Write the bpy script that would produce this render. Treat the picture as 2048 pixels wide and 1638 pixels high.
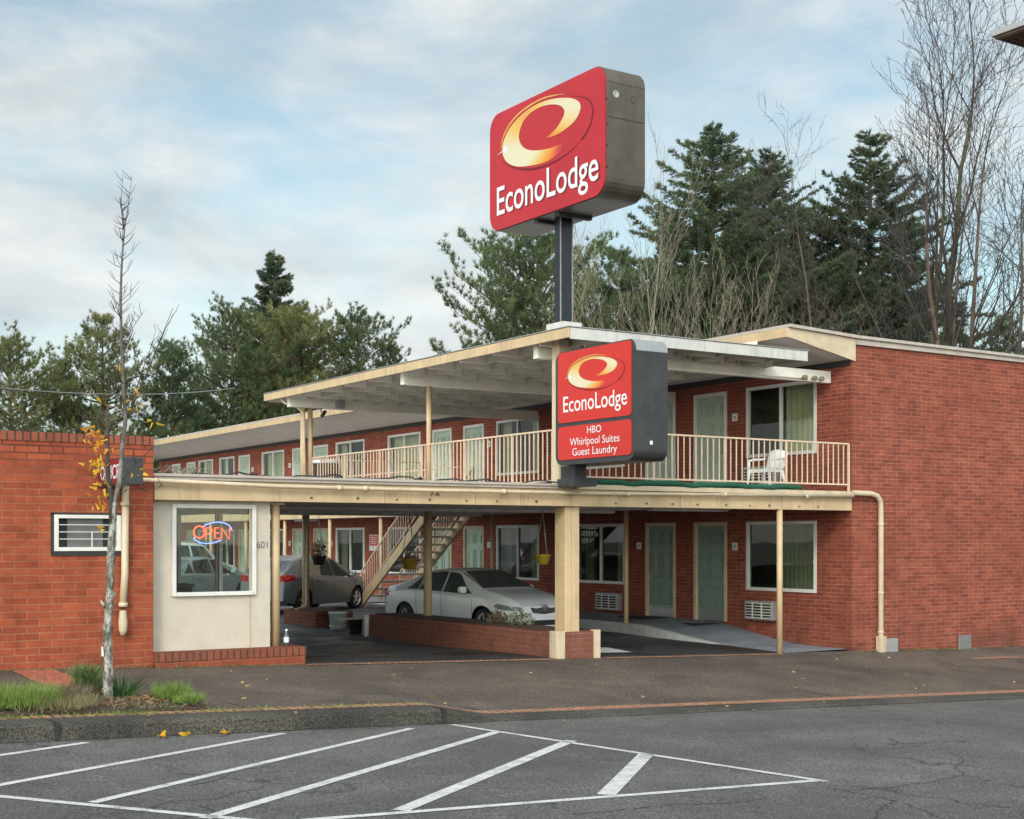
import bpy, math, random
import numpy as np
from mathutils import Vector, Matrix
for o in list(bpy.data.objects): bpy.data.objects.remove(o)
SC = bpy.context.scene
COL = SC.collection
R = math.radians
# ---------------------------------------------------------------- camera, sky, sun, exposure
CAMF, HX, HY, YAW, CZ = 2785., 1024., 1078., R(32.93), 2.0
cam_d = bpy.data.cameras.new('camera'); cam = bpy.data.objects.new('camera', cam_d); COL.objects.link(cam)
cam.location = (0, 0, CZ); cam.rotation_euler = (R(90), 0, -YAW)
cam_d.sensor_width = 36; cam_d.lens = 36*CAMF/2048; cam_d.shift_y = (HY-819)/2048
cam_d.clip_start = .3; cam_d.clip_end = 3000
SC.camera = cam
SC.view_settings.view_transform = 'Standard'; SC.view_settings.look = 'None'
SC.view_settings.exposure = 0.55; SC.view_settings.gamma = 1
SC.render.engine = 'CYCLES'
SC.render.resolution_x = 1024; SC.render.resolution_y = 819
SUN_EL, SUN_AZ = 30, 226        # azimuth: compass-like, clockwise from +Y
def make_world():
    w = bpy.data.worlds.new('World'); SC.world = w; w.use_nodes = True
    nt = w.node_tree; N = nt.nodes; L = nt.links; N.clear()
    out = N.new('ShaderNodeOutputWorld'); bg = N.new('ShaderNodeBackground')
    sky = N.new('ShaderNodeTexSky'); sky.sky_type = 'NISHITA'; sky.sun_disc = False
    sky.sun_elevation = R(SUN_EL); sky.sun_rotation = R(SUN_AZ); sky.air_density = 1.0; sky.dust_density = .6; sky.ozone_density = 1.2
    sm = N.new('ShaderNodeVectorMath'); sm.operation = 'SCALE'; sm.inputs[3].default_value = .125
    tn = N.new('ShaderNodeVectorMath'); tn.operation = 'MULTIPLY'; tn.inputs[1].default_value = (1.04, 1.06, .88); L.new(sky.outputs[0], tn.inputs[0]); L.new(tn.outputs[0], sm.inputs[0])
    tc = N.new('ShaderNodeTexCoord')
    def noise(scale, loc, rot, det, rough, dist):
        mp = N.new('ShaderNodeMapping'); mp.inputs['Scale'].default_value = scale; mp.inputs['Location'].default_value = loc
        mp.inputs['Rotation'].default_value = rot
        n = N.new('ShaderNodeTexNoise'); n.inputs['Scale'].default_value = 1; n.inputs['Detail'].default_value = det
        n.inputs['Roughness'].default_value = rough; n.inputs['Distortion'].default_value = dist
        L.new(tc.outputs['Generated'], mp.inputs[0]); L.new(mp.outputs[0], n.inputs['Vector']); return n.outputs[0]
    n1 = noise((3.2, 3.2, 8.5), (3.3, 1.2, .4), (0, R(8), 0), 8, .55, .35)
    n2 = noise((9, 9, 26), (1.3, 5.2, 2.4), (0, R(14), 0), 8, .6, .2)
    n3 = noise((5, 5, 14), (7.3, .2, 3.4), (0, R(10), 0), 8, .6, .3)
    a = N.new('ShaderNodeMath'); a.operation = 'MULTIPLY_ADD'; a.inputs[1].default_value = .36; L.new(n2, a.inputs[0]); L.new(n1, a.inputs[2])
    cr = N.new('ShaderNodeValToRGB'); cr.color_ramp.elements[0].position = .54; cr.color_ramp.elements[1].position = .78
    cr.color_ramp.elements[0].color = (.22,)*3+(1,); cr.color_ramp.elements[1].color = (1, 1, 1, 1)
    L.new(a.outputs[0], cr.inputs[0])
    cc = N.new('ShaderNodeValToRGB'); cc.color_ramp.elements[0].position = .35; cc.color_ramp.elements[1].position = .62
    cc.color_ramp.elements[0].color = (.43, .495, .525, 1); cc.color_ramp.elements[1].color = (.68, .70, .69, 1)
    L.new(n3, cc.inputs[0])
    mx = N.new('ShaderNodeMixRGB'); L.new(cr.outputs[0], mx.inputs[0]); L.new(sm.outputs[0], mx.inputs[1]); L.new(cc.outputs[0], mx.inputs[2])
    dp_ = N.new('ShaderNodeVectorMath'); dp_.operation = 'DOT_PRODUCT'; L.new(tc.outputs['Generated'], dp_.inputs[0])
    dp_.inputs[1].default_value = (math.sin(R(SUN_AZ))*.9, math.cos(R(SUN_AZ))*.95, .30)
    mr = N.new('ShaderNodeMapRange'); mr.interpolation_type = 'SMOOTHSTEP'; L.new(dp_.outputs['Value'], mr.inputs[0])   # thin cloud is brightest round the veiled sun
    mr.inputs[1].default_value = -.1; mr.inputs[2].default_value = .9; mr.inputs[3].default_value = .90; mr.inputs[4].default_value = 3.3
    L.new(mr.outputs[0], bg.inputs[1]); L.new(mx.outputs[0], bg.inputs[0])
    L.new(bg.outputs[0], out.inputs[0])
make_world()
sd = bpy.data.lights.new('sun', 'SUN'); sd.energy = 1.05; sd.angle = R(14); sd.color = (1, .95, .88)
sun = bpy.data.objects.new('sun', sd); COL.objects.link(sun)
sdir = Vector((math.sin(R(SUN_AZ))*math.cos(R(SUN_EL)), math.cos(R(SUN_AZ))*math.cos(R(SUN_EL)), math.sin(R(SUN_EL))))
sun.rotation_euler = sdir.to_track_quat('Z', 'Y').to_euler(); sun.location = (0, 0, 30)

# ---------------------------------------------------------------- measuring helper: a photo point on a known wall plane
_S, _C = math.sin(YAW), math.cos(YAW)
def ray(x, y):
    u = (x-HX)/CAMF; v = (HY-y)/CAMF
    return (_S+u*_C, _C-u*_S, v)
def at(x, y, Y):
    r = ray(x, y); t = Y/r[1]; return Vector((r[0]*t, Y, CZ+r[2]*t))
def far(x, t):
    r = ray(x, 0); return (r[0]*t, r[1]*t)
# ---------------------------------------------------------------- materials
MATS = {}
class NT:
    def __init__(s, m): s.m = m; s.t = m.node_tree; s.N = s.t.nodes; s.L = s.t.links; s.b = s.N['Principled BSDF']
    def n(s, k, **kw):
        q = s.N.new(k)
        for a, v in kw.items(): setattr(q, a, v)
        return q
    def l(s, a, b): s.L.new(a, b)
    def obj(s):
        return s.n('ShaderNodeTexCoord').outputs['Object']
    def noise(s, scale, det=4, rough=.55, vec=None, dist=0):
        q = s.n('ShaderNodeTexNoise'); q.inputs['Scale'].default_value = scale; q.inputs['Detail'].default_value = det
        q.inputs['Roughness'].default_value = rough; q.inputs['Distortion'].default_value = dist
        s.l(vec if vec is not None else s.pos(), q.inputs['Vector']); return q.outputs[0]
    def pos(s):
        if not hasattr(s, '_p'): s._p = s.n('ShaderNodeNewGeometry').outputs['Position']
        return s._p
    def ramp(s, f, p0, c0, p1, c1):
        q = s.n('ShaderNodeValToRGB'); e = q.color_ramp.elements
        e[0].position = p0; e[1].position = p1
        e[0].color = tuple(c0)+(1,) if len(c0) == 3 else c0; e[1].color = tuple(c1)+(1,) if len(c1) == 3 else c1
        s.l(f, q.inputs[0]); return q.outputs[0]
    def mix(s, f, a, b, mode='MIX'):
        q = s.n('ShaderNodeMixRGB', blend_type=mode)
        for i, v in ((0, f), (1, a), (2, b)):
            if hasattr(v, 'is_linked'): s.l(v, q.inputs[i])
            elif i == 0: q.inputs[0].default_value = v
            else: q.inputs[i].default_value = tuple(v)+(1,)
        return q.outputs[0]
    def mapr(s, v, a, b):
        q = s.n('ShaderNodeMapRange'); q.inputs[1].default_value = a; q.inputs[2].default_value = b; s.l(v, q.inputs[0]); return q.outputs[0]
    def bump(s, h, st=.3, d=.02):
        q = s.n('ShaderNodeBump'); q.inputs['Strength'].default_value = st; q.inputs['Distance'].default_value = d
        s.l(h, q.inputs['Height']); s.l(q.outputs[0], s.b.inputs['Normal'])
def newmat(name, col=(.5, .5, .5), rough=.6, metal=0, spec=.5):
    m = bpy.data.materials.new(name); m.use_nodes = True; t = NT(m)
    t.b.inputs['Base Color'].default_value = tuple(col)+(1,); t.b.inputs['Roughness'].default_value = rough
    t.b.inputs['Metallic'].default_value = metal; t.b.inputs['Specular IOR Level'].default_value = spec
    m.diffuse_color = tuple(col)+(1,); MATS[name] = m; return m, t
def paint(name, col, rough=.55, var=.12, scale=3, metal=0, grime=.0, bump=.0):
    """painted or plain surface with gentle blotches, wear and weather streaks"""
    m, t = newmat(name, col, rough, metal, .18 if name.startswith('sign') else .5)
    n = t.noise(scale, 6, .65)
    c = t.mix(t.ramp(n, .35, (0, 0, 0), .7, (1, 1, 1)), [x*(1-var) for x in col], [min(1, x*(1+var*.6)) for x in col])
    if grime:
        mp = t.n('ShaderNodeMapping'); mp.inputs['Scale'].default_value = (7, 7, .9); t.l(t.pos(), mp.inputs[0])
        g = t.noise(1, 7, .7, mp.outputs[0])
        c = t.mix(t.ramp(g, .52, (0, 0, 0), .78, (grime,)*3), c, [x*.35 for x in col])
        sp = t.noise(38, 3, .6)
        c = t.mix(t.ramp(sp, .66, (0, 0, 0), .72, (grime*.8,)*3), c, (.16, .11, .07))
    t.l(c, t.b.inputs['Base Color'])
    if bump: t.bump(t.noise(scale*22, 4), bump, .01)
    return m
def brickmat(name, c1, c2, mortar, w=.33, h=.1, ms=.011, rot=False, stain=.35):
    m, t = newmat(name, c1, .85, 0, .15)
    sx = t.n('ShaderNodeSeparateXYZ'); t.l(t.pos(), sx.inputs[0])
    ad = t.n('ShaderNodeMath'); ad.operation = 'ADD'; t.l(sx.outputs[0], ad.inputs[0]); t.l(sx.outputs[1], ad.inputs[1])
    cb = t.n('ShaderNodeCombineXYZ')
    if rot: t.l(sx.outputs[2], cb.inputs[0]); t.l(ad.outputs[0], cb.inputs[1])
    else: t.l(ad.outputs[0], cb.inputs[0]); t.l(sx.outputs[2], cb.inputs[1])
    wob = t.noise(3, 2); wv = t.n('ShaderNodeVectorMath'); wv.operation = 'MULTIPLY_ADD'
    t.l(wob, wv.inputs[0]); wv.inputs[1].default_value = (.012, .012, 0); t.l(cb.outputs[0], wv.inputs[2])
    bt = t.n('ShaderNodeTexBrick'); bt.inputs['Scale'].default_value = 1; bt.inputs['Brick Width'].default_value = w
    bt.inputs['Row Height'].default_value = h; bt.inputs['Mortar Size'].default_value = ms; bt.inputs['Mortar Smooth'].default_value = .25
    bt.inputs['Bias'].default_value = -.1
    if rot: bt.offset = 0
    t.l(wv.outputs[0], bt.inputs['Vector'])
    bt.inputs['Color1'].default_value = tuple(c1)+(1,); bt.inputs['Color2'].default_value = tuple(c2)+(1,); bt.inputs['Mortar'].default_value = tuple(mortar)+(1,)
    big = t.ramp(t.noise(.7, 5, .6), .35, (0, 0, 0), .72, (stain,)*3)
    if not rot:
        sz = t.n('ShaderNodeMath'); sz.operation = 'MULTIPLY_ADD'; t.l(t.noise(.9, 4), sz.inputs[0]); sz.inputs[1].default_value = 1.4; t.l(sx.outputs[2], sz.inputs[2])
        t.l(t.mix(t.ramp(t.mapr(sz.outputs[0], 3.3, 4.1), .0, (0, 0, 0), 1, (1, 1, 1)) if name == 'brick_bold' else 0, mortar, (.045, .03, .024)), bt.inputs['Mortar'])
    c = t.mix(big, bt.outputs['Color'], [x*.62 for x in c1], 'MIX')
    med = t.ramp(t.noise(4, 6, .75), .3, (.62, .64, .68), .75, (1.16, 1.14, 1.1))
    band = t.mapr(sx.outputs[2], -.4, 1.3); c = t.mix(t.ramp(t.noise(1.1, 5, .7), .40, (0, 0, 0), .66, (.85,)*3), c, t.mix(t.ramp(band, .0, (1, 1, 1), .6, (0, 0, 0)), c, (.13, .055, .04)))
    c = t.mix(1, c, med, 'MULTIPLY')
    fine = t.ramp(t.noise(90, 3, .6), .3, (.8, .8, .8), .7, (1.1, 1.1, 1.1)); c = t.mix(.8, c, fine, 'MULTIPLY')
    eff = t.ramp(t.noise(1.6, 6, .75, dist=.6), .66, (0, 0, 0), .8, (.22,)*3); c = t.mix(eff, c, (.52, .34, .27))
    t.l(c, t.b.inputs['Base Color'])
    iv = t.n('ShaderNodeMath'); iv.operation = 'SUBTRACT'; iv.inputs[0].default_value = 1; t.l(bt.outputs['Fac'], iv.inputs[1])
    t.bump(iv.outputs[0], .6, .012)
    return m
def asphalt(name, base, lite, patch=.25, crack=True, spec=(.35, .35, .35), rough=.8, damp=0):
    m, t = newmat(name, base, rough)
    f = t.noise(42, 4, .8); v = t.n('ShaderNodeTexVoronoi'); v.inputs['Scale'].default_value = 48; t.l(t.pos(), v.inputs['Vector'])
    c = t.mix(t.ramp(f, .42, (0, 0, 0), .60, (1, 1, 1)), [b*.5 for b in base], [b*1.12 for b in lite])
    c = t.mix(t.ramp(v.outputs['Distance'], .08, (.75,)*3, .28, (0, 0, 0)), c, spec)
    b1 = t.ramp(t.noise(.55, 5, .6, dist=.5), .36, (1-patch,)*3, .68, (1.12, 1.12, 1.14)); c = t.mix(1, c, b1, 'MULTIPLY')
    b2 = t.ramp(t.noise(3.1, 5, .7), .3, (.84,)*3, .7, (1.08,)*3); c = t.mix(1, c, b2, 'MULTIPLY')
    if crack:
        wv = t.n('ShaderNodeVectorMath'); wv.operation = 'MULTIPLY_ADD'; nn = t.n('ShaderNodeTexNoise'); nn.inputs['Scale'].default_value = 1.3; nn.inputs['Detail'].default_value = 6
        t.l(t.pos(), nn.inputs['Vector']); t.l(nn.outputs['Color'], wv.inputs[0]); wv.inputs[1].default_value = (.9, .9, .9); t.l(t.pos(), wv.inputs[2])
        v2 = t.n('ShaderNodeTexVoronoi'); v2.feature = 'DISTANCE_TO_EDGE'; v2.inputs['Scale'].default_value = .24; t.l(wv.outputs[0], v2.inputs['Vector'])
        gate = t.ramp(t.noise(.3, 3), .44, (0, 0, 0), .56, (.9,)*3)
        ck = t.ramp(v2.outputs['Distance'], .0012, (1, 1, 1), .005, (0, 0, 0))
        k = t.mix(1, ck, gate, 'MULTIPLY'); c = t.mix(k, c, (.012, .012, .012))
    if name == 'asphalt_road':                                  # wheel tracks, drips, old patches
        mp = t.n('ShaderNodeMapping'); mp.inputs['Scale'].default_value = (.06, .55, 1); t.l(t.pos(), mp.inputs[0])
        c = t.mix(1, c, t.ramp(t.noise(1, 4, .55, mp.outputs[0]), .36, (.80, .80, .81), .64, (1.16, 1.15, 1.13)), 'MULTIPLY')
        sp = t.noise(1.9, 3, .5); c = t.mix(t.ramp(sp, .66, (0, 0, 0), .74, (.45,)*3), c, (.03, .03, .03))
        pw = t.noise(.42, 2, .4, dist=1.2); c = t.mix(t.ramp(pw, .60, (0, 0, 0), .615, (.22,)*3), c, (.055, .055, .058))
    t.l(c, t.b.inputs['Base Color']); t.bump(f, .35, .012)
    if name == 'asphalt_lot':                                   # darker towards the entrance, with an uneven edge
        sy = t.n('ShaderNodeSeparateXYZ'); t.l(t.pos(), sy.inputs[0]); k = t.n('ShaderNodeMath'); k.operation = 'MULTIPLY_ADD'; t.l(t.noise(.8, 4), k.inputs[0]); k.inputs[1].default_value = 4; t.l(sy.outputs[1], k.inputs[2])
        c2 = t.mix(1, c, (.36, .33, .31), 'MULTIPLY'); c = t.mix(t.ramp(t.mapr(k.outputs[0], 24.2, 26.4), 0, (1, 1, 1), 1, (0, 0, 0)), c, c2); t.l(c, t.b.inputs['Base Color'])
    if damp:
        t.l(t.ramp(t.noise(.9, 5, .6), .42, (rough,)*3, .62, (rough-damp,)*3), t.b.inputs['Roughness'])
    return m
def glassmat(name, tint=(.8, .85, .82), refl=1.0, ior=1.5):
    m = bpy.data.materials.new(name); m.use_nodes = True; nt = m.node_tree; N = nt.nodes; L = nt.links; N.clear()
    o = N.new('ShaderNodeOutputMaterial'); tr = N.new('ShaderNodeBsdfTransparent'); tr.inputs[0].default_value = tuple(tint)+(1,)
    gl = N.new('ShaderNodeBsdfGlossy'); gl.inputs['Roughness'].default_value = .015; gl.inputs[0].default_value = (refl,)*3+(1,)
    lw = N.new('ShaderNodeLayerWeight'); lw.inputs[0].default_value = .5; pw = N.new('ShaderNodeMath'); pw.operation = 'POWER'; pw.inputs[1].default_value = 4.5
    L.new(lw.outputs['Facing'], pw.inputs[0]); fr = N.new('ShaderNodeMath'); fr.operation = 'MULTIPLY_ADD'; fr.inputs[1].default_value = .8; fr.inputs[2].default_value = ((ior-1)/(ior+1))**2*1.6; L.new(pw.outputs[0], fr.inputs[0]); mx = N.new('ShaderNodeMixShader')
    ad = N.new('ShaderNodeMath'); ad.operation = 'ADD'; ad.use_clamp = True; ad.inputs[1].default_value = .03
    no = N.new('ShaderNodeTexNoise'); no.inputs['Scale'].default_value = 1.2; bp = N.new('ShaderNodeBump'); bp.inputs['Strength'].default_value = .04; bp.inputs['Distance'].default_value = .05
    L.new(no.outputs[0], bp.inputs['Height']); L.new(bp.outputs[0], gl.inputs['Normal'])
    L.new(fr.outputs[0], ad.inputs[0]); L.new(ad.outputs[0], mx.inputs[0]); L.new(tr.outputs[0], mx.inputs[1]); L.new(gl.outputs[0], mx.inputs[2]); L.new(mx.outputs[0], o.inputs[0])
    MATS[name] = m; return m
def leafmat(name, c0, c1, scale=1.1, trans=.25):
    m, t = newmat(name, c0, .7, 0, .25)
    n = t.noise(scale, 4, .6); n2 = t.noise(9, 2)
    c = t.mix(t.ramp(n, .36, (0, 0, 0), .64, (1, 1, 1)), c0, c1)
    c = t.mix(1, c, t.ramp(n2, .3, (.7,)*3, .7, (1.25,)*3), 'MULTIPLY')
    t.l(c, t.b.inputs['Base Color'])
    if trans:
        tl = t.n('ShaderNodeBsdfTranslucent'); t.l(c, tl.inputs[0]); mx = t.n('ShaderNodeMixShader'); mx.inputs[0].default_value = trans
        t.l(t.b.outputs[0], mx.inputs[1]); t.l(tl.outputs[0], mx.inputs[2]); t.l(mx.outputs[0], t.N['Material Output'].inputs[0])
    return m
def emit(name, col, st):
    m, t = newmat(name, col, .4); t.b.inputs['Emission Color'].default_value = tuple(col)+(1,); t.b.inputs['Emission Strength'].default_value = st; return m
brickmat('brick_bold', (.41, .098, .046), (.27, .060, .034), (.38, .155, .085), .333, .1, .0095, stain=.55)
brickmat('brick_wing', (.335, .088, .054), (.20, .052, .038), (.385, .165, .11), .30, .083, .0092, stain=.6)
brickmat('brick_planter', (.27, .095, .06), (.20, .075, .052), (.26, .15, .115), .30, .09, .009)
brickmat('brick_soldier', (.33, .10, .058), (.25, .08, .05), (.07, .05, .038), 9.0, .105, .014, rot=True)
brickmat('brick_edge', (.36, .14, .08), (.27, .115, .075), (.10, .085, .06), .12, .5, .014, stain=.5)
def pavebrick(name):
    m, t = newmat(name, (.42, .12, .06), .85)
    sx = t.n('ShaderNodeTexBrick'); t.l(t.pos(), sx.inputs['Vector']); sx.inputs['Scale'].default_value = 1; sx.inputs['Brick Width'].default_value = .105
    sx.inputs['Row Height'].default_value = .21; sx.inputs['Mortar Size'].default_value = .006
    sx.inputs['Color1'].default_value = (.44, .125, .06, 1); sx.inputs['Color2'].default_value = (.34, .10, .055, 1); sx.inputs['Mortar'].default_value = (.12, .06, .04, 1)
    c = t.mix(1, sx.outputs['Color'], t.ramp(t.noise(7, 5), .3, (.7,)*3, .7, (1.1,)*3), 'MULTIPLY'); t.l(c, t.b.inputs['Base Color'])
pavebrick('brick_paving')
def edgebrick(name):
    m, t = newmat(name, (.4, .2, .13), .9)
    sx = t.n('ShaderNodeTexBrick'); t.l(t.pos(), sx.inputs['Vector']); sx.offset = 0; sx.inputs['Scale'].default_value = 1; sx.inputs['Brick Width'].default_value = .115
    sx.inputs['Row Height'].default_value = 50; sx.inputs['Mortar Size'].default_value = .016; sx.inputs['Mortar Smooth'].default_value = .4
    sx.inputs['Color1'].default_value = (.42, .175, .095, 1); sx.inputs['Color2'].default_value = (.29, .15, .09, 1); sx.inputs['Mortar'].default_value = (.05, .048, .025, 1)
    c = t.mix(1, sx.outputs['Color'], t.ramp(t.noise(9, 5), .3, (.6,)*3, .7, (1.2,)*3), 'MULTIPLY')
    c = t.mix(t.ramp(t.noise(2.2, 6, .7), .54, (0, 0, 0), .70, (.6,)*3), c, (.13, .13, .06)); t.l(c, t.b.inputs['Base Color']); t.bump(sx.outputs['Fac'], -.4, .01)
edgebrick('brick_border_mat')
asphalt('asphalt_road', (.052, .049, .045), (.165, .156, .143), .3, True, (.30, .295, .285))
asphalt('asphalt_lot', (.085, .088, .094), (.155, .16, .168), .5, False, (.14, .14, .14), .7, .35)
asphalt('sidewalk_mat', (.080, .056, .039), (.165, .124, .091), .45, False, (.2, .17, .14), .85)
asphalt('kerb_mat', (.038, .032, .022), (.10, .088, .068), .6, False, (.17, .15, .12), .9)
paint('walk_paint', (.22, .245, .275), .5, .25, 2, 0, .25)
paint('kerb_white', (.55, .55, .53), .7, .2, 4, 0, .3)
def road_paint(name):
    m, t = newmat(name, (.62, .61, .57), .7)
    n = t.noise(60, 5, .75); n2 = t.noise(4, 5, .7)
    s = t.n('ShaderNodeMath'); s.operation = 'MULTIPLY_ADD'; s.inputs[1].default_value = .5; t.l(n2, s.inputs[0]); t.l(n, s.inputs[2])
    c = t.mix(t.ramp(s.outputs[0], .74, (0, 0, 0), .88, (.9,)*3), (.58, .57, .53), (.13, .13, .125)); t.l(c, t.b.inputs['Base Color']); t.bump(n, .3, .008)
road_paint('road_paint')
paint('earth', (.09, .085, .06), .9, .4, .3)
paint('tan', (.52, .375, .215), .55, .16, 2.2, 0, .6)
paint('tan_light', (.54, .43, .29), .55, .14, 3, 0, .5)
paint('tan_rail', (.64, .47, .33), .55, .15, 4, 0, .45)
paint('cream_wall', (.53, .46, .37), .85, .08, 4, 0, .12, .5)
paint('white_trim', (.64, .615, .57), .5, .08, 3, 0, .12)
paint('white_beam', (.79, .735, .64), .55, .1, 2, 0, .16)
paint('fascia_white', (.52, .505, .47), .6, .14, 3, 0, .5)
paint('soffit', (.62, .58, .55), .7, .1, 1.2, 0, .08)
paint('ceiling', (.72, .67, .62), .75, .2, 1.5, 0, .25)
paint('plank', (.50, .445, .36), .75, .14, 2, 0, .2)
paint('coping', (.42, .36, .31), .7, .15, 3, 0, .3)
paint('roofing', (.42, .41, .40), .9, .3, 3, 0, .3)
paint('door_green', (.38, .45, .355), .45, .06, 3, 0, .05)
paint('door_dark', (.17, .235, .185), .4, .08, 3)
paint('steel', (.45, .44, .42), .35, .1, 6, .9)
paint('steel_dull', (.40, .39, .38), .5, .1, 6, .6)
paint('dark', (.02, .02, .02), .6, .2, 3)
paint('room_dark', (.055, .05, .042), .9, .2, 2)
paint('office_in', (.20, .17, .13), .8, .3, 1.5)
paint('rim_silver', (.55, .56, .57), .3, .1, 6, .35); paint('rubber', (.02, .02, .021), .75, .2, 8)
paint('black_mat', (.018, .018, .018), .95, .3, 20)
paint('turf', (.010, .085, .045), .95, .3, 12, 0, 0, .5)
paint('vent_grey', (.13, .13, .125), .5, .15, 5); paint('grey_box', (.30, .32, .33), .5, .1, 5, .3)
paint('plastic_white', (.66, .67, .66), .4, .05, 5)
paint('plastic_dark', (.03, .028, .026), .5, .2, 5)
paint('plastic_yellow', (.48, .33, .03), .4, .12, 5)
paint('wicker', (.05, .03, .022), .8, .4, 25)
paint('red_plastic', (.45, .03, .025), .4, .1, 5)
paint('sign_side', (.12, .105, .083), .40, .3, 1.3, .4, .4)
paint('sign_black', (.055, .055, .057), .38, .25, 2.5, .2, .05)
paint('sign_top_sheen', (.36, .36, .36), .35, .1, 4, .5, .2)
paint('sign_red', (.40, .026, .034), .38, .13, .45, 0, .10)
paint('sign_red_low', (.49, .034, .026), .38, .10, .6, 0, .10)
paint('sign_white', (.64, .64, .63), .4, .03, 3)
paint('sign_shadow_red', (.15, .012, .022), .4, .05, 3)
paint('sign_gold', (.56, .29, .08), .4, .05, 3)
paint('pole_black', (.018, .022, .03), .28, .2, 3, .3, .12)
paint('pole_edge_lit', (.30, .28, .25), .5, .2, 5, .3, .4)
paint('dark_red', (.22, .012, .02), .5, .15, 5); paint('plate_red', (.55, .07, .07), .5, .05, 5)
m, t = newmat('sign_ink', (1, 1, 1), .38); q = t.n('ShaderNodeAttribute', attribute_name='ink'); t.l(q.outputs['Color'], t.b.inputs['Base Color'])
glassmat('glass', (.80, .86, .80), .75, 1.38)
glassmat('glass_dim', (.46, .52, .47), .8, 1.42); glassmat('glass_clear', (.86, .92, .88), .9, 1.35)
glassmat('car_glass', (.30, .34, .33), 1.0, 1.9)
glassmat('bottle_glass', (.80, .86, .90), .9)
def curtainmat(name, col):
    m, t = newmat(name, col, .8); n = t.noise(6, 4); t.l(t.mix(t.ramp(n, .3, (0,)*3, .7, (1,)*3), [c*.8 for c in col], col), t.b.inputs['Base Color'])
curtainmat('curtain', (.43, .42, .27)); curtainmat('curtain_pale', (.62, .66, .46))
def carpaint(name, col, metal=.25, rough=.28):
    m, t = newmat(name, col, rough, metal); t.b.inputs['Coat Weight'].default_value = .8; t.b.inputs['Coat Roughness'].default_value = .06
    n = t.noise(3, 5); c = t.mix(t.ramp(n, .35, (0,)*3, .7, (1,)*3), [x*.9 for x in col], col); t.l(c, t.b.inputs['Base Color'])
carpaint('car_white', (.86, .87, .88), .0); carpaint('car_grey', (.20, .205, .215), .4); carpaint('car_teal', (.30, .36, .37), .4); carpaint('van_white', (.6, .62, .6), 0)
paint('lamp_red', (.35, .012, .012), .15, .1, 4); paint('lamp_clear', (.42, .43, .44), .12, .2, 14, .4); paint('amber', (.5, .12, .03), .2, .1, 4)
leafmat('pine_a', (.065, .100, .045), (.185, .22, .095), .45, .42); leafmat('pine_b', (.055, .090, .046), (.145, .185, .085), .45, .42)
leafmat('pine_c', (.085, .112, .042), (.245, .25, .10), .5, .42); leafmat('fir_a', (.075, .112, .066), (.19, .23, .12), .6, .42)
leafmat('fir_b', (.062, .090, .058), (.155, .18, .10), .6, .42)
leafmat('grass_mat', (.13, .20, .045), (.27, .36, .09), 4, .35); leafmat('grass_dry', (.22, .19, .09), (.30, .26, .13), 6)
leafmat('strap_leaf', (.02, .07, .018), (.05, .13, .03), 5); leafmat('shrub_leaf', (.09, .13, .04), (.19, .24, .09), 6)
leafmat('planter_leaf', (.07, .085, .035), (.20, .20, .10), 8); leafmat('leaf_yellow', (.60, .33, .02), (.75, .48, .05), 8, .4); leafmat('leaf_orange', (.55, .16, .03), (.62, .30, .04), 8, .4)
leafmat('leaf_fallen', (.28, .14, .05), (.45, .28, .12), 5, 0); leafmat('dry_leaf', (.20, .11, .06), (.30, .18, .09), 8, .1)
leafmat('heather', (.12, .07, .055), (.24, .19, .12), 7)
paint('mulch', (.07, .04, .027), .95, .5, 25, 0, 0, .6)
paint('bark', (.10, .075, .058), .9, .35, 6, 0, 0, .5); paint('bark_brown', (.115, .075, .055), .9, .3, 4); paint('bark_pale', (.25, .215, .15), .9, .3, 4)
paint('twig', (.06, .046, .042), .9, .3, 3); paint('twig_red', (.19, .13, .105), .9, .3, 3); paint('bark_moss', (.09, .085, .035), .95, .45, 1.5)
def streetbark():
    m, t = newmat('bark_street', (.3, .28, .25), .85)
    n = t.noise(16, 6, .7); mp = t.n('ShaderNodeMapping'); mp.inputs['Scale'].default_value = (14, 14, 5); t.l(t.pos(), mp.inputs[0]); n2 = t.noise(1, 5, .7, mp.outputs[0])
    sx = t.n('ShaderNodeSeparateXYZ'); t.l(t.pos(), sx.inputs[0])
    c = t.mix(t.ramp(n2, .42, (0, 0, 0), .56, (1, 1, 1)), (.36, .34, .30), (.085, .075, .058))
    c = t.mix(t.ramp(n, .54, (0, 0, 0), .66, (.85,)*3), c, (.05, .05, .038))
    c = t.mix(t.ramp(t.mapr(sx.outputs[2], 1.9, 3.6), 0, (0, 0, 0), 1, (.85,)*3), c, (.085, .062, .05))
    t.l(c, t.b.inputs['Base Color']); t.bump(n, .4, .01)
streetbark()
neon_r = emit('neon_red', (1, .06, .015), 2.6); neon_b = emit('neon_blue', (.16, .25, 1), 1.7)
M = MATS
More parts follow.
